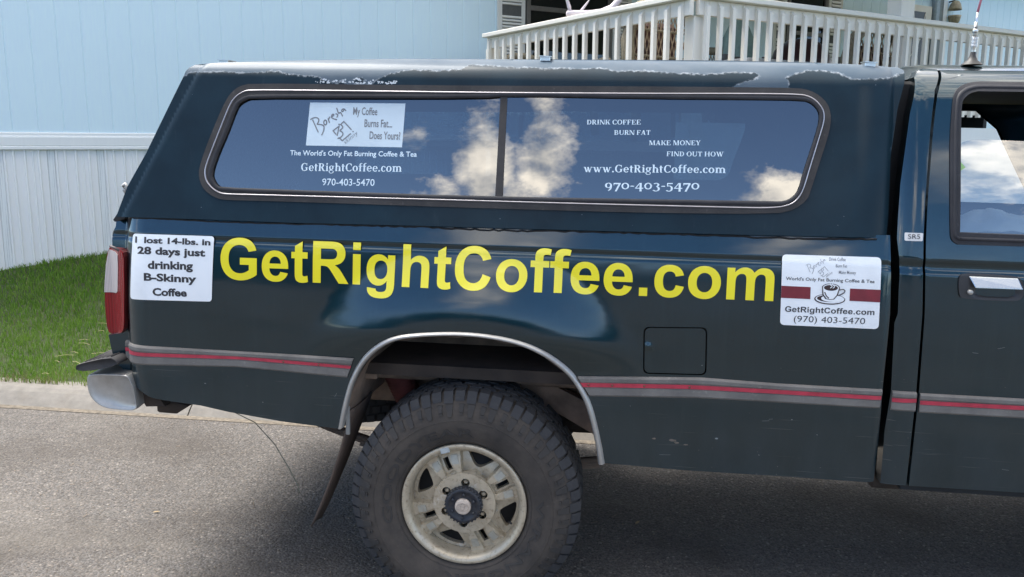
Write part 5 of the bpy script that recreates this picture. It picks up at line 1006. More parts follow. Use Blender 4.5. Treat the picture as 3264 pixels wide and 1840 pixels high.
place_text('lettering', 'w1', Yc, WHITEL, shell, 'b', "The World's Only Fat Burning Coffee & Tea", .014, -.0058)
place_text('lettering', 'w2', Yc, WHITEL, shell, 's', 'GetRightCoffee.com', 0, -.0058)
place_text('lettering', 'w3', Yc, WHITEL, shell, 'b', '970-403-5470', .004, -.0058)
for k, s in (('r1', 'DRINK COFFEE'), ('r2', 'BURN FAT'), ('r3', 'MAKE MONEY'), ('r4', 'FIND OUT HOW'), ('r5', 'www.GetRightCoffee.com'), ('r6', '970-403-5470')):
    place_text('lettering', k, Yc, WHITEL, shell, 's', s, 0, -.0015)
for (x, z) in T['clips']:
    mb = MB(); mb.box(x - .018, x + .014, .185, .23, z - .012, z + .003, .002); mb.add([(x - .020, .18, z + .003), (x + .018, .18, z + .0005), (x + .020, .24, z + .002), (x - .018, .24, z + .006), (x - .020, .18, z + .006), (x + .018, .18, z + .004), (x + .020, .24, z + .005), (x - .018, .24, z + .009)], [(0, 1, 2, 3), (4, 7, 6, 5), (0, 4, 5, 1), (1, 5, 6, 2), (2, 6, 7, 3), (3, 7, 4, 0)])
    mb.obj('roof_clip', CHROME, shell)
mb = MB(); mb.tube([(-1.213, .12, 1.372), (-1.222, .12, 1.388), (-1.226, .12, 1.402), (-1.218, .12, 1.408), (-1.212, .12, 1.398), (-1.206, .12, 1.378)], .006, 6); mb.box(-1.215, -1.17, .10, .14, 1.352, 1.375, .004); mb.obj('hatch_latch', CHROMD, shell)
mb = MB(); mb.prism([(-1.20, 1.332), (-1.232, 1.290), (-1.226, 1.284), (-1.19, 1.296), (-1.18, 1.32)], 'y', .06, .13); mb.obj('torn_seal_flap', BLACK, shell)
# ragged sealing strip squeezed out between shell and bed
pts = []; rr = random.Random(5)
cb_ = sorted([p for p in capf if p[1] < 1.335 and p[0] > -1.17])
for i in range(160):
    x = -1.17 + 2.40 * i / 159; z = float(np.interp(x, [p[0] for p in cb_], [p[1] for p in cb_])) - .002 - .004 * max(0, math.sin(x * 7 + 1)) - rr.random() * .0022 * (1 + (x > -.6)); pts.append((x, float(Yb(x, 1.305)) - .0005, z))
MB().tube(pts, .0032, 5, True).obj('ragged_sealing_strip', BLACK, shell)
# crumpled cloth lying behind the door glass
vs = []; fs = []; nx, ny = 44, 20
for i in range(nx):
    for j in range(ny):
        u, v = i / (nx - 1), j / (ny - 1); x = 1.475 + .40 * u; y = .115 + .24 * v
        top = float(np.interp(u, [0, .12, .33, .45, .62, .72, .85, 1], [.004, .035, .075, .070, .048, .056, .030, .004]))
        cre = .010 * abs(math.sin(9 * u + 4 * v)) + .007 * abs(math.sin(17 * u - 7 * v + 1)) + .004 * math.sin(31 * u + 13 * v)
        vs.append((x + .01 * math.sin(6 * v), y, 1.318 + (top + cre) * math.sin(math.pi * min(.75, v * .9 + .10))))
for i in range(nx - 1):
    for j in range(ny - 1): fs.append((i * ny + j, (i + 1) * ny + j, (i + 1) * ny + j + 1, i * ny + j + 1))
tag(MB().add(vs, fs, True).obj('cloth', plain('pale_blue_cloth', (.78, .88, .94), .9, var=.05)), 'crumpled pale blue cloth lying inside the cab behind the door window', 'cloth')
MB().box(1.44, 1.95, .15, .50, 1.20, 1.325, .02).obj('seat_headrest_shelf', plain('blue_grey_cloth', (.05, .08, .13), .95), truck)

# chips, a dried splash and small dents on the bed side
CHIP = plain('chipped_primer', (.20, .23, .24), .7, var=.2, scale=90); SPL = plain('dried_splash', (.14, .12, .10), .9, var=.3, scale=90)
rr = random.Random(21)
for (x, z, s, mt_) in ((.795, .667, .0055, CHIP), (.735, .905, .0018, CHIP), (.66, .652, .009, SPL), (.672, .645, .006, SPL), (.60, .655, .005, SPL), (.70, .64, .005, SPL), (1.02, .745, .0022, CHIP), (1.10, .70, .002, CHIP), (.93, .62, .0022, CHIP), (-.90, .755, .003, CHIP), (-.70, .70, .0022, CHIP), (.52, .76, .002, CHIP)):
    pts = [(x + s * (1.5 if mt_ is SPL else 1.2) * rr.uniform(.6, 1.1) * math.cos(t), z + s * rr.uniform(.5, 1.) * .7 * math.sin(t)) for t in np.linspace(0, 2 * math.pi, 9, endpoint=False)]
    sheet('paint_chip', pts, [], Yb, mt_, truck, res=.05, off=-.0006)
for (x, z, l, a) in ((.62, .60, .035, .05), (.93, .735, .022, .1), (.95, .742, .012, .15), (1.53, .985, .016, -.1), (1.60, 1.0, .02, .3), (-.45, .735, .014, 1.0), (1.66, .62, .02, -.1)):
    stroke_print('scratch', [[(x, z), (x + l * math.cos(a), z + l * math.sin(a))]], lambda p: p, .0007, Yb if x < 1.3 else Yk, CHIP, truck, .0006)

# loose white flakes where the clear coat is breaking up, above the rear pane
FLK = plain('lifting_clear_coat', (.50, .54, .58), .6, var=.3, scale=200)
fx0, fz0, fx1, fz1 = T['flake']
for i in range(64):
    u = rr.random(); x = fx0 + (fx1 - fx0) * u; z = fz1 + (fz0 - fz1) * rr.random() ** 1.6 * (1 - abs(u - .45) * .8); s = rr.uniform(.0015, .0052)
    pts = [(x + s * rr.uniform(.4, 1.5) * math.cos(t), z + s * rr.uniform(.3, 1.) * math.sin(t)) for t in np.linspace(0, 2 * math.pi, 8, endpoint=False)]
    sheet('paint_flake', pts, [], Yc, FLK, shell, res=.05, off=-.0005 - .00001 * i)

# ================================================================== GROUND
HM = Matrix(((HH[0][0], HH[0][1], HH[0][2], HO[0]), (HH[1][0], HH[1][1], HH[1][2], HO[1]), (HH[2][0], HH[2][1], HH[2][2], HO[2]), (0, 0, 0, 1)))
def hw(x, y, z): v = HM @ Vector((x, y, z)); return (v.x, v.y, v.z)
tag(MB().add([(-60, -60, 0), (60, -60, 0), (60, 1.752, 0), (-60, 1.752, 0)], [(0, 1, 2, 3)]).obj('road', asphalt_mat()), 'worn grey asphalt road under the pickup', kind='structure')
conc = plain('old_concrete', (.205, .188, .165), .9, var=.16, scale=18, bump=.5, bscale=120, dirt=((.14, .115, .09), 5, .6))
kp = [(1.742, -.02), (1.744, .004), (1.760, .018), (1.785, .040), (1.82, .066), (1.85, .082), (1.88, .090), (1.93, .092), (1.99, .089), (1.99, -.05)]
for i in range(9):
    x0 = -10.9 + i * 3.0 + .004; x1 = x0 + 2.992; mb = MB(); vs = [(x, y, z) for x in (x0, (x0 + x1) / 2, x1) for y, z in kp]; k = len(kp)
    fs = [(a * k + q, (a + 1) * k + q, (a + 1) * k + q + 1, a * k + q + 1) for a in range(2) for q in range(k - 1)] + [tuple(range(k)), tuple(range(2 * k, 3 * k))[::-1]]
    o = mb.add(vs, fs, False).obj('kerb', conc); tag(o, 'sloping pale concrete kerb between road and lawn', kind='structure')
tag(MB().add([(-14, 1.700, .0025), (14, 1.695, .0025), (14, 1.744, .0045), (-14, 1.744, .0045)], [(0, 1, 2, 3)]).obj('gutter_sand', plain('gutter_sand', (.15, .125, .095), .95, var=.4, scale=40, bump=.5)), 'strip of sand and grit along the foot of the kerb', kind='structure')
# lawn rises from the kerb to the skirting of the house
p0 = np.array(hw(0, 0, 0)); wdir = np.array([HH[0][0], HH[1][0]]); wl = wdir / np.linalg.norm(wdir)
def lawn_z(x, y):
    # s: distance along the wall, q: distance out from the wall
    rel = np.stack([x - p0[0], y - p0[1]], -1); s = rel @ wl; q = rel @ np.array([wl[1], -wl[0]])
    zw = p0[2] + .018 + np.clip(s, -3, 12) * .100 - .01
    d0 = np.clip(y - 1.95, 0, None); t = np.clip(d0 / np.maximum(d0 + np.clip(q, 0, None), .01), 0, 1)
    return .082 + (zw - .082) * (t * (1.25 - .25 * t)) + .012 * np.sin(x * 2.3 + y) * t + .006 * np.sin(7 * x - 5 * y)
xs = np.concatenate([np.linspace(-12, 14, 130), np.linspace(15, 60, 20)]); ys = np.concatenate([np.linspace(1.955, 6, 50), np.linspace(6.3, 16, 30)])
vs = [(x, y, float(lawn_z(np.array(x), np.array(y)))) for y in ys for x in xs]; nx = len(xs)
fs = [(j * nx + i, j * nx + i + 1, (j + 1) * nx + i + 1, (j + 1) * nx + i) for j in range(len(ys) - 1) for i in range(nx - 1)]
soil = plain('lawn_soil', (.045, .060, .020), .95, var=.4, scale=10, bump=.5, bscale=60)
tag(MB().add(vs, fs, True).obj('lawn', soil), 'green lawn sloping up from the kerb to the house', kind='structure')
tag(MB().add([(-700, -700, -.06), (700, -700, -.06), (700, 700, -.06), (-700, 700, -.06)], [(0, 1, 2, 3)]).obj('ground', soil), 'open ground reaching the horizon around road and lawn', kind='structure')
# grass blades
N = 120000
gx = rng.uniform(-6.6, .3, N); gy = 1.90 + (rng.random(N) ** 1.35) * 4.2
rel = np.stack([gx - p0[0], gy - p0[1]], -1); q = rel @ np.array([wl[1], -wl[0]]); k = (q > .015) & ((gx < -.9) | (gy > 2.4)); gx, gy = gx[k], gy[k]; N = len(gx)
edge = np.exp(-(gy - 1.90) / .10)
bare = (np.sin(gx * 11) + np.sin(gx * 23 + 1)) * .5
k = ~((edge > .35) & (bare > .15) & (rng.random(N) < .65)); gx, gy, edge = gx[k], gy[k], edge[k]; N = len(gx)
gz = lawn_z(gx, gy); ht = rng.uniform(.020, .046, N) * (1 + .35 * np.sin(gx * 3.1 + gy * 2)); ang = rng.uniform(0, 2 * math.pi, N); wd = rng.uniform(.0011, .0024, N) * (1 + (gy - 1.9) * .25)
lean = rng.uniform(.1, .75, N) * ht; la = rng.uniform(0, 2 * math.pi, N)
dx, dy = np.cos(ang) * wd, np.sin(ang) * wd; lx, ly = np.cos(la) * lean, np.sin(la) * lean
V = np.empty((N, 5, 3)); V[:, 0] = np.stack([gx - dx, gy - dy, gz - .004], 1); V[:, 1] = np.stack([gx + dx, gy + dy, gz - .004], 1)
V[:, 2] = np.stack([gx + dx * .8 + lx * .35, gy + dy * .8 + ly * .35, gz + ht * .6], 1); V[:, 3] = np.stack([gx - dx * .8 + lx * .35, gy - dy * .8 + ly * .35, gz + ht * .6], 1)
V[:, 4] = np.stack([gx + lx, gy + ly, gz + ht * .97], 1)
base = np.arange(N)[:, None] * 5; F4 = base + np.array([[0, 1, 2, 3]]); F3 = base + np.array([[3, 2, 4]])
me = bpy.data.meshes.new('grass'); me.vertices.add(N * 5); me.vertices.foreach_set('co', V.reshape(-1)); me.loops.add(N * 7)
li = np.concatenate([F4, F3], 1).reshape(-1); me.loops.foreach_set('vertex_index', li.astype(np.int32)); me.polygons.add(N * 2)
st = (np.arange(N)[:, None] * 7 + np.array([[0, 4]])).reshape(-1); tot_ = np.tile([4, 3], N); me.polygons.foreach_set('loop_start', st.astype(np.int32)); me.polygons.foreach_set('loop_total', tot_.astype(np.int32)); me.update(calc_edges=True)
tint = rng.random(N) ; tint = np.where(rng.random(N) < (.04 + .65 * edge), 2 + rng.random(N), tint)
A_ = me.attributes.new('tint', 'FLOAT', 'POINT'); A_.data.foreach_set('value', np.repeat(tint, 5))
g = Mat('grass_blades'); at = g.n('ShaderNodeAttribute'); at.attribute_name = 'tint'
c = g.ramp(g.mt('DIVIDE', at.outputs['Fac'], 3.), [(0, (.075, .165, .015)), (.2, (.130, .265, .026)), (.333, (.19, .33, .040)), (.36, (.20, .19, .07)), (.7, (.20, .16, .09)), (1, (.28, .23, .13))])
c = g.mx(g.ramp(g.noise(1.7, 5), [(.4, 0.), (.65, .45)]), c, (.22, .34, .055))
g.set(col=c, rough=.55, spec=.3); tr_ = g.n('ShaderNodeBsdfTranslucent'); g.l(c, tr_.inputs['Color']); ms = g.n('ShaderNodeMixShader'); ms.inputs[0].default_value = .35; g.l(g.b.outputs[0], ms.inputs[1]); g.l(tr_.outputs[0], ms.inputs[2]); g.l(ms.outputs[0], g.out.inputs['Surface'])
tag(link('grass', me, g.m), 'short green lawn grass with straw-coloured blades along the kerb', 'grass', kind='stuff')
# straws on the lawn and litter on the road
st_m = plain('dry_straw', (.45, .38, .20), .8)
mb = MB(); rr = random.Random(11)
for i in range(34):
    x = rr.uniform(-3.2, -1.5); y = rr.uniform(1.95, 2.9); a = rr.uniform(-.5, .5); l = rr.uniform(.04, .14); z = float(lawn_z(np.array(x), np.array(y))) + .045
    mb.tube([(x, y, z), (x + l / 2 * math.cos(a), y + l / 2 * math.sin(a), z + .006), (x + l * math.cos(a), y + l * math.sin(a), z)], .0012, 3, False)
tag(mb.obj('straw', st_m), 'loose dry straws scattered on the lawn near the kerb', 'straw', kind='stuff')
mb = MB()
for i in range(260):
    x = rr.uniform(-2.2, 2.6); y = rr.uniform(-.3, 1.7); a = rr.uniform(0, 3.1); l = rr.uniform(.006, .035)
    mb.tube([(x, y, .003), (x + l * math.cos(a), y + l * math.sin(a), .004)], rr.uniform(.0006, .0014), 3, False)
for i in range(1500):
    x = rr.uniform(-2.4, 2.6); y = rr.uniform(-.4, 1.74) if rr.random() < .6 else 1.74 - abs(rr.gauss(0, .05)); s = rr.uniform(.0015, .0042)
    mb.add([(x - s, y, .001), (x, y - s, .001), (x + s, y, .001), (x, y + s, .001), (x, y, .001 + s)], [(0, 1, 4), (1, 2, 4), (2, 3, 4), (3, 0, 4)])
tag(mb.obj('grit', plain('road_grit', (.24, .19, .14), .9, var=.5, scale=60)), 'grit and plant scraps strewn on the asphalt', 'grit', kind='stuff')
def leaf(x, y, s, a, label):
    mb = MB(); pts = [(-1, 0, 0), (-.4, .35, .12), (.3, .3, .2), (1, 0, .1), (.3, -.3, .14), (-.4, -.3, .05)]; c_, s_ = math.cos(a), math.sin(a)
    mb.add([(x + s * (p[0] * c_ - p[1] * s_), y + s * (p[0] * s_ + p[1] * c_), .004 + s * p[2]) for p in pts], [(0, 1, 5), (1, 2, 4, 5), (2, 3, 4)]); return tag(mb.obj('dry_leaf', plain('dry_leaf', (.30, .22, .12), .8)), label, 'leaf')
leaf(1.22, 1.42, .022, .5, 'small dry leaf on the road under the gap between bed and cab')
leaf(-1.42, .55, .016, .2, 'small brown leaf on the open road left of the mud flap')
leaf(.60, .78, .018, 1.0, 'small leaf on the shaded road under the load bed')

# ================================================================== HOUSE (built in its own frame: x along the wall, y into it, z up)
house = empty('mobile_home', 'pale blue mobile home with vertical siding and white ribbed skirting', 'house', mw=HM)
def hbox(name, mat, par, *a, b=0.): return MB().box(*a, b=b).obj(name, mat, par)
PW = .203; meshes = {}
X0, X1 = -3.86, 17.4
def board_mesh(w, z0, z1):
    mb = MB(); g = .006; pr = [(0, .012), (.0, .004), (g, 0), (w - g, 0), (w, .004), (w, .012)]
    vs = [(x, y, z) for z in (z0, z1) for x, y in pr]; k = len(pr)
    return mb.add(vs, [(q, q + 1, k + q + 1, k + q) for q in range(k - 1)] + [tuple(range(k, 2 * k))], False).mesh('siding_board')
bmsh = board_mesh(PW - .002, 1.222, 3.85); bmsh.materials.append(WALLB)
i = 0; x = X0
while x < X1:
    o = bpy.data.objects.new('siding_board', bmsh); COL.objects.link(o); o.parent = house; o.location = (x + .001, -.012, 0); x += PW; i += 1
hbox('wall_core', WALLB, house, X0, X1, -.0075, 6.0, 1.1, 3.85)
hbox('roof_fascia', TRIMW, house, X0 - .1, X1 + .1, -.42, 6.4, 3.85, 4.0)
MB().add([(X0 - .1, -.42, 4.0), (X1 + .1, -.42, 4.0), (X1 + .1, 3.0, 4.35), (X0 - .1, 3.0, 4.35), (X0 - .1, 6.4, 4.0), (X1 + .1, 6.4, 4.0)], [(0, 1, 2, 3), (3, 2, 5, 4), (0, 3, 4), (1, 5, 2)]).obj('roof', plain('grey_shingle', (.12, .11, .10), .9), house)
# belt trim over the skirting
mb = MB(); pr = [(0, 1.222), (-.022, 1.222), (-.030, 1.212), (-.030, 1.192), (-.040, 1.186), (-.044, 1.176), (-.044, 1.106), (-.038, 1.098), (-.050, 1.092), (-.050, 1.072), (-.040, 1.066), (0, 1.066)]
mb.prism(pr, 'x', X0, 7.0); mb.obj('belt_trim', TRIMW, house)
# ribbed skirting, a perforated strip in each panel
m = Mat('perforated_vent'); v = m.n('ShaderNodeTexVoronoi'); v.inputs['Scale'].default_value = 95; v.inputs['Randomness'].default_value = 0.; m.l(m.co(), v.inputs['Vector'])
m.set(col=m.mx(m.ramp(v.outputs['Distance'], [(.24, 0.), (.34, 1.)]), (.42, .44, .45), (.80, .82, .80)), rough=.6); VENT = m.m
SP = .405
mb = MB(); w = SP; pr = [(0, 0), (.004, -.020), (.016, -.020), (.022, 0), (.074, 0), (.078, .010), (.135, .010), (.139, 0), (.145, -.018), (.155, -.018), (.161, 0), (.208, 0), (.212, -.018), (.224, -.018), (.230, 0), (.296, 0), (.300, -.018), (.312, -.018), (.318, 0), (.360, 0), (.364, -.010), (.372, -.010), (.376, 0), (w, 0)]
vs = [(x, y - .012, z) for z in (-.35, 1.075) for x, y in pr]; k = len(pr); skm = mb.add(vs, [(q, q + 1, k + q + 1, k + q) for q in range(k - 1)]).mesh('skirting_panel'); skm.materials.append(SKIRT)
mb = MB(); mb.add([(.0785, -.0062, -.35), (.1345, -.0062, -.35), (.1345, -.0062, 1.07), (.0785, -.0062, 1.07)], [(0, 1, 2, 3)]); vm = mb.mesh('vent_strip'); vm.materials.append(VENT)
for i in range(-9, 18):
    o = bpy.data.objects.new('skirting_panel', skm); COL.objects.link(o); o.parent = house; o.location = (i * SP + .05 - .081, 0, 0)
    s2 = bpy.data.objects.new('vent_strip', vm); COL.objects.link(s2); s2.parent = o
def shutter(x0, x1, z0, z1, pitch=.0365):
    s = MB().box(x0, x1, -.045, -.016, z0, z1, .003).obj('shutter', SHUT, house)
    zz = z0 + .06; y = -.047
    while zz < z1 - .05:
        if abs(zz - (z0 + z1) / 2) > .06:
            q = MB(); q.add([(x0 + .055, -.046, zz), (x1 - .055, -.046, zz), (x1 - .055, -.060, zz + .007), (x0 + .055, -.060, zz + .007), (x1 - .055, -.046, zz + pitch * .80), (x0 + .055, -.046, zz + pitch * .80)], [(0, 1, 2, 3), (3, 2, 4, 5), (0, 3, 5), (1, 4, 2)])
            q.obj('louvre_slat', SHUT, s)
        zz += pitch
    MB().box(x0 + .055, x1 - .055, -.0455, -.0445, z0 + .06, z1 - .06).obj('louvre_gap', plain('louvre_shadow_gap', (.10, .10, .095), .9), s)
    return s
def window(x0, x1, z0, z1, bars=(), frame=BRONZE, sashz=None):
    wn_ = MB(); t = .05
    for b_ in ((x0, x0 + t, z0, z1), (x1 - t, x1, z0, z1), (x0 + t, x1 - t, z1 - t, z1), (x0 + t, x1 - t, z0, z0 + t)): wn_.box(b_[0], b_[1], -.05, .0, b_[2], b_[3])
    o = wn_.obj('window', frame, house)
    MB().box(x0 + t, x1 - t, -.020, -.016, z0 + t, z1 - t).obj('pane', HGLASS, o)
    if sashz: MB().box(x0 + t, x1 - t, -.045, -.021, sashz - .025, sashz + .03, .003).obj('sash_bar', frame, o)
    MB().box(x0 + t, x1 - t, -.0152, -.013, z0 + t, z1 - t).obj('room_behind', plain('dim_room', (.030, .034, .038), .9), o)
    for a, c_ in bars: MB().box(a, c_, -.0158, -.0154, z0 + t, z1 - t).obj('curtain', plain('grey_curtain', (.14, .17, .17), .9, var=.2), o)
    return o
shutter(5.09, 5.455, 2.16 - .25, 3.35); shutter(6.72, 7.00, 1.95, 3.35)
window(5.475, 6.70, 1.93, 3.38, [(5.52, 5.62), (5.80, 6.02), (6.34, 6.50)], sashz=2.69)
# things under the porch roof
shutter(9.50, 9.74, 1.9, 3.35, .05); shutter(10.60, 10.90, 1.9, 3.35, .05)
window(9.76, 10.58, 1.95, 3.38, [(9.8, 9.9)], sashz=2.7)
hbox('porch_roof_wall_trim', TRIMW, house, 12.06, 12.20, -.05, -.013, 1.25, 3.84)
d = hbox('storm_door', RAILW, house, 12.34, 13.00, -.05, -.014, 1.25, 3.3, b=.004)
hbox('door_panel', plain('dark_door_glass', (.05, .045, .04), .4), d, 12.52, 12.84, -.054, -.051, 2.0, 3.2)
for a, b_ in (((12.53, 2.02), (12.83, 3.18)), ((12.83, 2.02), (12.53, 3.18)), ((12.53, 2.5), (12.83, 2.9))): MB().tube([(a[0], -.056, a[1]), (b_[0], -.056, b_[1])], .008, 5).obj('lattice_bar', RAILW, d)
hbox('downpipe', plain('bluish_downpipe', (.30, .36, .40), .5), house, 13.02, 13.14, -.10, -.014, 1.2, 3.84, b=.02)
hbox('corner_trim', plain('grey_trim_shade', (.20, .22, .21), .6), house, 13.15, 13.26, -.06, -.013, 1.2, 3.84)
hbox('corner_trim', TRIMW, house, 13.262, 13.36, -.07, -.013, 1.2, 3.84)

# ------------------------------------------------------------------ porch deck
deck = empty('porch_deck', 'raised porch deck with cream white picket railing behind the camper shell', 'deck', mw=HM)
ZR = 2.175; YF = -4.2; XL = 4.20; XC = 4.33; XE = 9.4
hbox('deck_floor', plain('grey_deck_boards', (.22, .21, .19), .8, var=.2, scale=8), deck, XL - .02, XE, YF + .03, -.02, 1.10, 1.17)
hbox('deck_skirt', TRIMW, deck, XL, XE, YF + .02, YF + .028, .2, 1.31)
def rail(x0, y0, x1, y1, n, z, first=0):
    d = Vector((x1 - x0, y1 - y0, 0)); L = d.length; d.normalize(); nrm_ = Vector((d.y, -d.x, 0))           # outward
    rot = Matrix(((d.x, -nrm_.x, 0, x0), (d.y, -nrm_.y, 0, y0), (0, 0, 1, 0), (0, 0, 0, 1)))
    tr = MB(); tr.box(0, L, -.075, .075, z - .036, z, .004); o = tr.obj('top_rail', RAILW, deck); o.matrix_local = rot
    lb = MB(); lb.box(0, L, -.019, .019, z - .140, z - .038, .002); o = lb.obj('rail_board', RAILW, deck); o.matrix_local = rot
    lb = MB(); lb.box(0, L, -.019, .019, 1.42, 1.50, .002); o = lb.obj('bottom_rail', RAILW, deck); o.matrix_local = rot
    # a baluster with its top cut to a point, standing on the outer face
    hwid = .0155; mb = MB(); out = [(-hwid, 1.12), (hwid, 1.12), (hwid, z - .055), (-hwid, z - .055)]
    vs = [(-hwid, -.051, 1.40), (hwid, -.051, 1.40), (hwid, -.019, 1.40), (-hwid, -.019, 1.40), (-hwid, -.051, z - .085), (hwid, -.051, z - .085), (hwid, -.019, z - .045), (-hwid, -.019, z - .045)]
    mb.add(vs, [(0, 1, 5, 4), (1, 2, 6, 5), (2, 3, 7, 6), (3, 0, 4, 7), (4, 5, 6, 7), (0, 3, 2, 1)]); me = mb.mesh('baluster'); me.materials.append(RAILW)
    for i in range(first, n):
        o = bpy.data.objects.new('baluster', me); COL.objects.link(o); o.parent = deck; o.matrix_local = rot @ Matrix.Translation((L * (i + .5) / n, .0, 0))
rail(XL, -1.45, XC - .05, YF, 20, ZR - .005)
rail(XC, YF, XE, YF, 42, ZR)
for (x, y) in ((XC + .045, YF + .065), (XL + .05, -1.45), (XE, YF + .06)):
    MB().box(x - .055, x + .055, y - .05, y + .05, .0, ZR - .142, .004).obj('deck_post', RAILW, deck)
MB().box(6.60, 6.715, YF + .02, YF + .12, 1.1, ZR - .036, .004).obj('deck_post', RAILW, deck)
MB().box(6.49, 6.66, YF - .02, YF + .12, ZR, 2.90, .006).obj('roof_post', RAILW, deck)
MB().prism([(YF - .78, 2.80), (-.43, 3.50), (-.43, 3.62), (YF - .78, 2.92)], 'x', 5.0, 13.3).obj('porch_roof', TRIMW, deck)  # roof out of view; slope and overhang shaped to shade the wall

# ------------------------------------------------------------------ furniture on the deck
def wicker(loc, rz, label, s=(1., 1.), cat='wicker chair', group='wicker chairs on the porch'):
    root = empty('wicker_chair', label, cat, group, mw=HM @ Matrix.Translation(loc) @ Matrix.Rotation(rz, 4, 'Z') @ Matrix.Diagonal((s[0], s[0], s[1], 1)))
    arch = [(-.25, 0, .35), (-.29, .0, .55), (-.30, 0, .72), (-.27, 0, .86), (-.19, 0, .95), (-.08, 0, .99), (.08, 0, .99), (.19, 0, .95), (.27, 0, .86), (.30, 0, .72), (.29, 0, .55), (.25, 0, .35)]
    MB().tube(arch, .052, 10, flat=.8).obj('rolled_frame', CANE, root)
    MB().tube([(-.25, -.02, .42), (-.26, -.30, .60), (-.24, -.50, .58), (-.22, -.52, .40), (-.2, -.5, .05)], .03, 8).obj('arm', CANE, root)
    MB().tube([(.25, -.02, .42), (.26, -.30, .60), (.24, -.50, .58), (.22, -.52, .40), (.2, -.5, .05)], .03, 8).obj('arm', CANE, root)
    MB().box(-.25, .25, -.50, .0, .34, .40, .02).obj('seat', CANE, root)
    MB().box(-.21, .21, -.12, -.05, .42, .86, .06).obj('back_cushion', CUSH, root); MB().box(-.23, .23, -.48, -.06, .40, .47, .03).obj('seat_cushion', CUSH, root)
    for x in (-.22, .22): MB().tube([(x, -.01, .36), (x * 1.05, .01, 0)], .022, 8).obj('leg', CANE, root)
    la = plain('pale_cane_strand', (.34, .25, .16), .6); mb = MB()
    for k in range(-14, 15):
        for sg in (-1, 1):
            pts = []
            for t in np.linspace(0, 1, 9):
                z = .40 + .56 * t; x = k * .036 + sg * .10 * t * 1.6 - sg * .08
                if abs(x) < .27 * math.sqrt(max(0, 1 - max(0, (z - .62) / .36) ** 2)) : pts.append((x, .0 + .006 * sg, z))
            if len(pts) > 1: mb.tube(pts, .0052, 4, False)
    mb.obj('cane_lattice', la, root)['kind'] = 'stuff'
    for z in (.60, .78): MB().tube([(-.28, .012, z), (.28, .012, z + .015)], .013, 6, flat=.7).obj('cross_band', CANE, root)
    return root
# backs turned to the railing (local +y is the back of the chair: rotate it to face outward)
wicker((4.60, -3.50, 1.17), math.pi, 'round-backed wicker chair behind the corner of the porch railing, dark red cushion showing', (1.08, 1.07))
wicker((7.10, -3.55, 1.17), math.pi, 'round-backed wicker chair behind the long front railing, left of the roof post', (1.30, 1.03))
wicker((6.62, -1.90, 1.17), math.pi * .9, 'low wicker chair set back on the porch between corner post and green parasol', (.93, .95))
wicker((4.98, -.75, 1.17), math.pi * .95, 'wicker chair under the shuttered window at the left end of the porch', (.95, .90))
gc = empty('folded_parasol', 'folded pale green parasol standing behind the front railing', 'parasol', mw=HM @ Matrix.Translation((6.9, -2.0, 1.17)))
vs = []; fs = []; pr = [(.16, .15), (.24, .25), (.22, .7), (.15, 1.05), (.05, 1.30), (.02, 1.36)]
for r_, z in pr:
    for k in range(20): a = 2 * math.pi * k / 20; rr_ = r_ * (1 + .18 * (-1) ** k); vs.append((rr_ * math.cos(a), rr_ * math.sin(a), z))
for i in range(len(pr) - 1):
    for k in range(20): fs.append((i * 20 + k, i * 20 + (k + 1) % 20, (i + 1) * 20 + (k + 1) % 20, (i + 1) * 20 + k))
MB().add(vs, fs, True).obj('canopy', plain('pale_green_canvas', (.26, .34, .29), .9), gc); MB().tube([(0, 0, 0), (0, 0, 1.45)], .02, 8).obj('pole', BRONZE, gc)
ob = empty('barbecue_grill', 'dark maroon barbecue grill with rounded lid on the porch before the dark window', 'grill', mw=HM @ Matrix.Translation((7.75, -2.1, 1.17)))
MB().lathe([(0, 1.12), (.15, 1.10), (.28, 1.0), (.33, .86), (.33, .80)], (0, 0, 0), 'z', 24).obj('lid', plain('maroon_enamel', (.045, .012, .014), .35), ob); MB().lathe([(.33, .80), (.30, .62), (.18, .52), (0, .50)], (0, 0, 0), 'z', 24).obj('bowl', plain('maroon_enamel', (.045, .012, .014), .35), ob)
for a in (0, 2.1, 4.2): MB().tube([(.18 * math.cos(a), .18 * math.sin(a), .55), (.34 * math.cos(a), .34 * math.sin(a), 0)], .014, 6).obj('leg', BLACK, ob)
MB().box(-.48, -.30, -.16, .16, .78, .80, .004).obj('side_shelf', plain('grey_shelf', (.3, .3, .3), .6), ob)
tb = empty('patio_table', 'low table with a pale cloth on the porch between grill and second wicker chair', 'table', mw=HM @ Matrix.Translation((6.0, -3.2, 1.17)))
MB().box(-.45, .45, -.3, .3, .66, .70, .01).obj('tabletop', plain('pale_table_cloth', (.42, .42, .40), .8), tb)
for x in (-.4, .4):
    for y in (-.25, .25): MB().box(x - .02, x + .02, y - .02, y + .02, 0, .66).obj('leg', BRONZE, tb)
def bench(x, y, w, label, hgt):
    r_ = empty('patio_bench', label, 'bench', mw=HM @ Matrix.Translation((x, y, 1.17)))
    MB().box(-w / 2, w / 2, -.25, .25, .38, .46, .02).obj('seat', plain('weathered_wood', (.13, .12, .11), .8), r_)
    for k in range(9): MB().box(-w / 2 + k * w / 9 + .01, -w / 2 + (k + 1) * w / 9 - .01, .20, .24, .46, hgt + .05 * math.sin(k * .9), .004).obj('back_slat', plain('weathered_wood', (.13, .12, .11), .8), r_)
    for xx in (-w / 2 + .04, w / 2 - .04): MB().box(xx - .03, xx + .03, -.22, .22, 0, .38).obj('leg', BLACK, r_)
    return r_
bench(7.95, -3.0, .9, 'dark wooden bench behind the railing right of the white roof post', .86)
bench(9.1, -3.0, .8, 'dark wooden bench at the far right end of the porch railing', .80)
bench(6.6, -2.6, .7, 'brown cushioned bench in the shade between grill and wicker chair', .82)

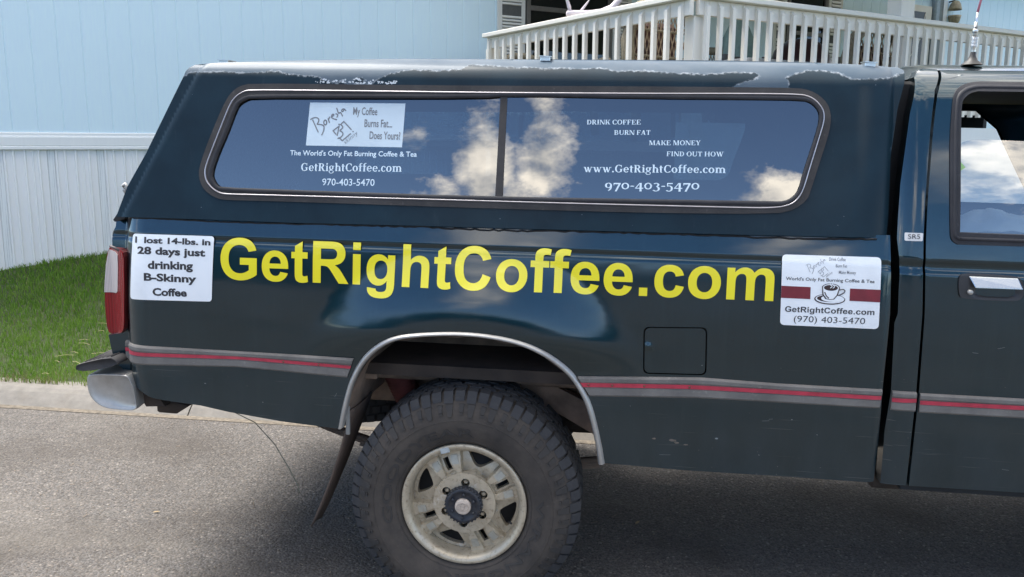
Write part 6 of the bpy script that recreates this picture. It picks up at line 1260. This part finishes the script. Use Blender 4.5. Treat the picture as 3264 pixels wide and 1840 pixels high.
# shed antler on the railing (lies along the left rail)
an = empty('antler', 'bleached pale antler with upturned tines lying on the left porch rail', 'antler', mw=HM @ Matrix.Translation((4.255, -2.83, ZR - .005)))
pal = plain('bleached_antler', (.56, .50, .52), .7, var=.12, scale=30, bump=.3)
k_ = lambda L: [(x, -.35 * x, z) for x, z in L]
MB().tube(k_([(-.07, .030), (-.03, .028), (.04, .030), (.13, .036), (.21, .050), (.29, .085), (.34, .14), (.36, .22)]), [.026, .034, .036, .034, .034, .036, .034, .026], 12, flat=.8).obj('beam', pal, an)
for L, r_ in (([(-.045, .03), (-.052, .08), (-.075, .15), (-.10, .23)], [.024, .016, .011, .003]), ([(.04, .04), (.055, .07), (.085, .11), (.115, .155)], [.017, .011, .008, .002]), ([(.36, .20), (.38, .27), (.36, .36)], [.03, .022, .006]), ([(.33, .14), (.40, .19), (.44, .25)], [.026, .016, .004])):
    MB().tube(k_(L), r_, 10).obj('tine', pal, an)
# shells / wall lamp shapes hung by the far corner
for z, rot, lb in ((3.335, 0., 'upper tan bell-shaped ornament on the wall beside the far corner trim'), (3.13, math.pi, 'lower tan bell-shaped ornament on the wall beside the far corner trim, mouth turned up')):
    e = empty('wall_ornament', lb, 'ornament', 'bell ornaments on the house wall', mw=HM @ Matrix.Translation((13.47, -.13, z)) @ Matrix.Rotation(rot, 4, 'Y'))
    MB().lathe([(.012, .09), (.05, .075), (.08, .03), (.095, -.03), (.10, -.06), (.09, -.06), (.07, .0), (0, .05)], (0, 0, 0), 'z', 20).obj('bell', plain('tan_ceramic', (.33, .28, .18), .5, var=.3), e)
    MB().tube([(-.10, .05, .06), (-.02, .0, .09)], .012, 6).obj('bracket', BLACK, e)

# ================================================================== ACROSS THE STREET (mirrored in paint and glass)
def tree(x, y, h, r, label, seed):
    t = empty('tree', label, 'tree', 'trees across the street', loc=(x, y, 0)); rr = np.random.default_rng(seed)
    bark = plain('bark', (.07, .055, .04), .9); MB().tube([(0, 0, 0), (.1, .05, h * .3), (0, .1, h * .6), (.05, 0, h * .9)], [.22, .17, .10, .03], 8).obj('trunk', bark, t)
    n = 9000; c = rr.normal(size=(26, 3)) * np.array((r * .5, r * .5, h * .20)) + np.array((0, 0, h * .60)); p = c[rr.integers(0, 26, n)] + rr.normal(size=(n, 3)) * r * .20
    s = rr.uniform(.05, .12, n)[:, None]; a = rr.normal(size=(n, 3)); a /= np.linalg.norm(a, axis=1)[:, None]; b = np.cross(a, rr.normal(size=(n, 3))); b /= np.linalg.norm(b, axis=1)[:, None]
    V = np.stack([p - a * s, p + b * s * .6, p + a * s, p - b * s * .6], 1).reshape(-1, 3); F = np.arange(n * 4).reshape(-1, 4)
    me = bpy.data.meshes.new('crown'); me.from_pydata(V.tolist(), [], F.tolist()); me.update(); link('crown', me, plain('dark_leaves', (.035, .070, .020), .6, var=.4, scale=2), t)
for i, (x, y, h, r) in enumerate(((-9, -21, 3.0, 2.2), (-5.4, -22, 3.4, 2.3), (-1.6, -21, 2.7, 2.0), (-13, -23, 3.3, 2.6), (9, -26, 3.0, 2.0), (16, -27, 3.2, 2.6))):
    tree(x, y, h, r, ['bushy dark green tree across the street, first from the left', 'tallest bushy tree across the street', 'low bushy tree across the street opposite the load bed', 'broad tree at the left end of the row across the street', 'small tree across the street opposite the cab', 'broad tree at the right end of the row across the street'][i], 40 + i)
nh = empty('neighbour_house', 'low beige house across the street, seen only as a reflection', 'house', loc=(4, -34, 0))
MB().box(-7, 7, -3, 3, 0, 2.5).obj('wall', plain('beige_siding', (.30, .27, .22), .8), nh); MB().prism([(-3.4, 2.5), (3.4, 2.5), (0, 3.5)], 'x', -7.4, 7.4).obj('roof', plain('dark_shingle', (.07, .065, .06), .9), nh)
for x in (-5, -1.5, 3.5): MB().box(x - .6, x + .6, 3.0, 3.04, 1.0, 2.0).obj('window', BRONZE, nh)
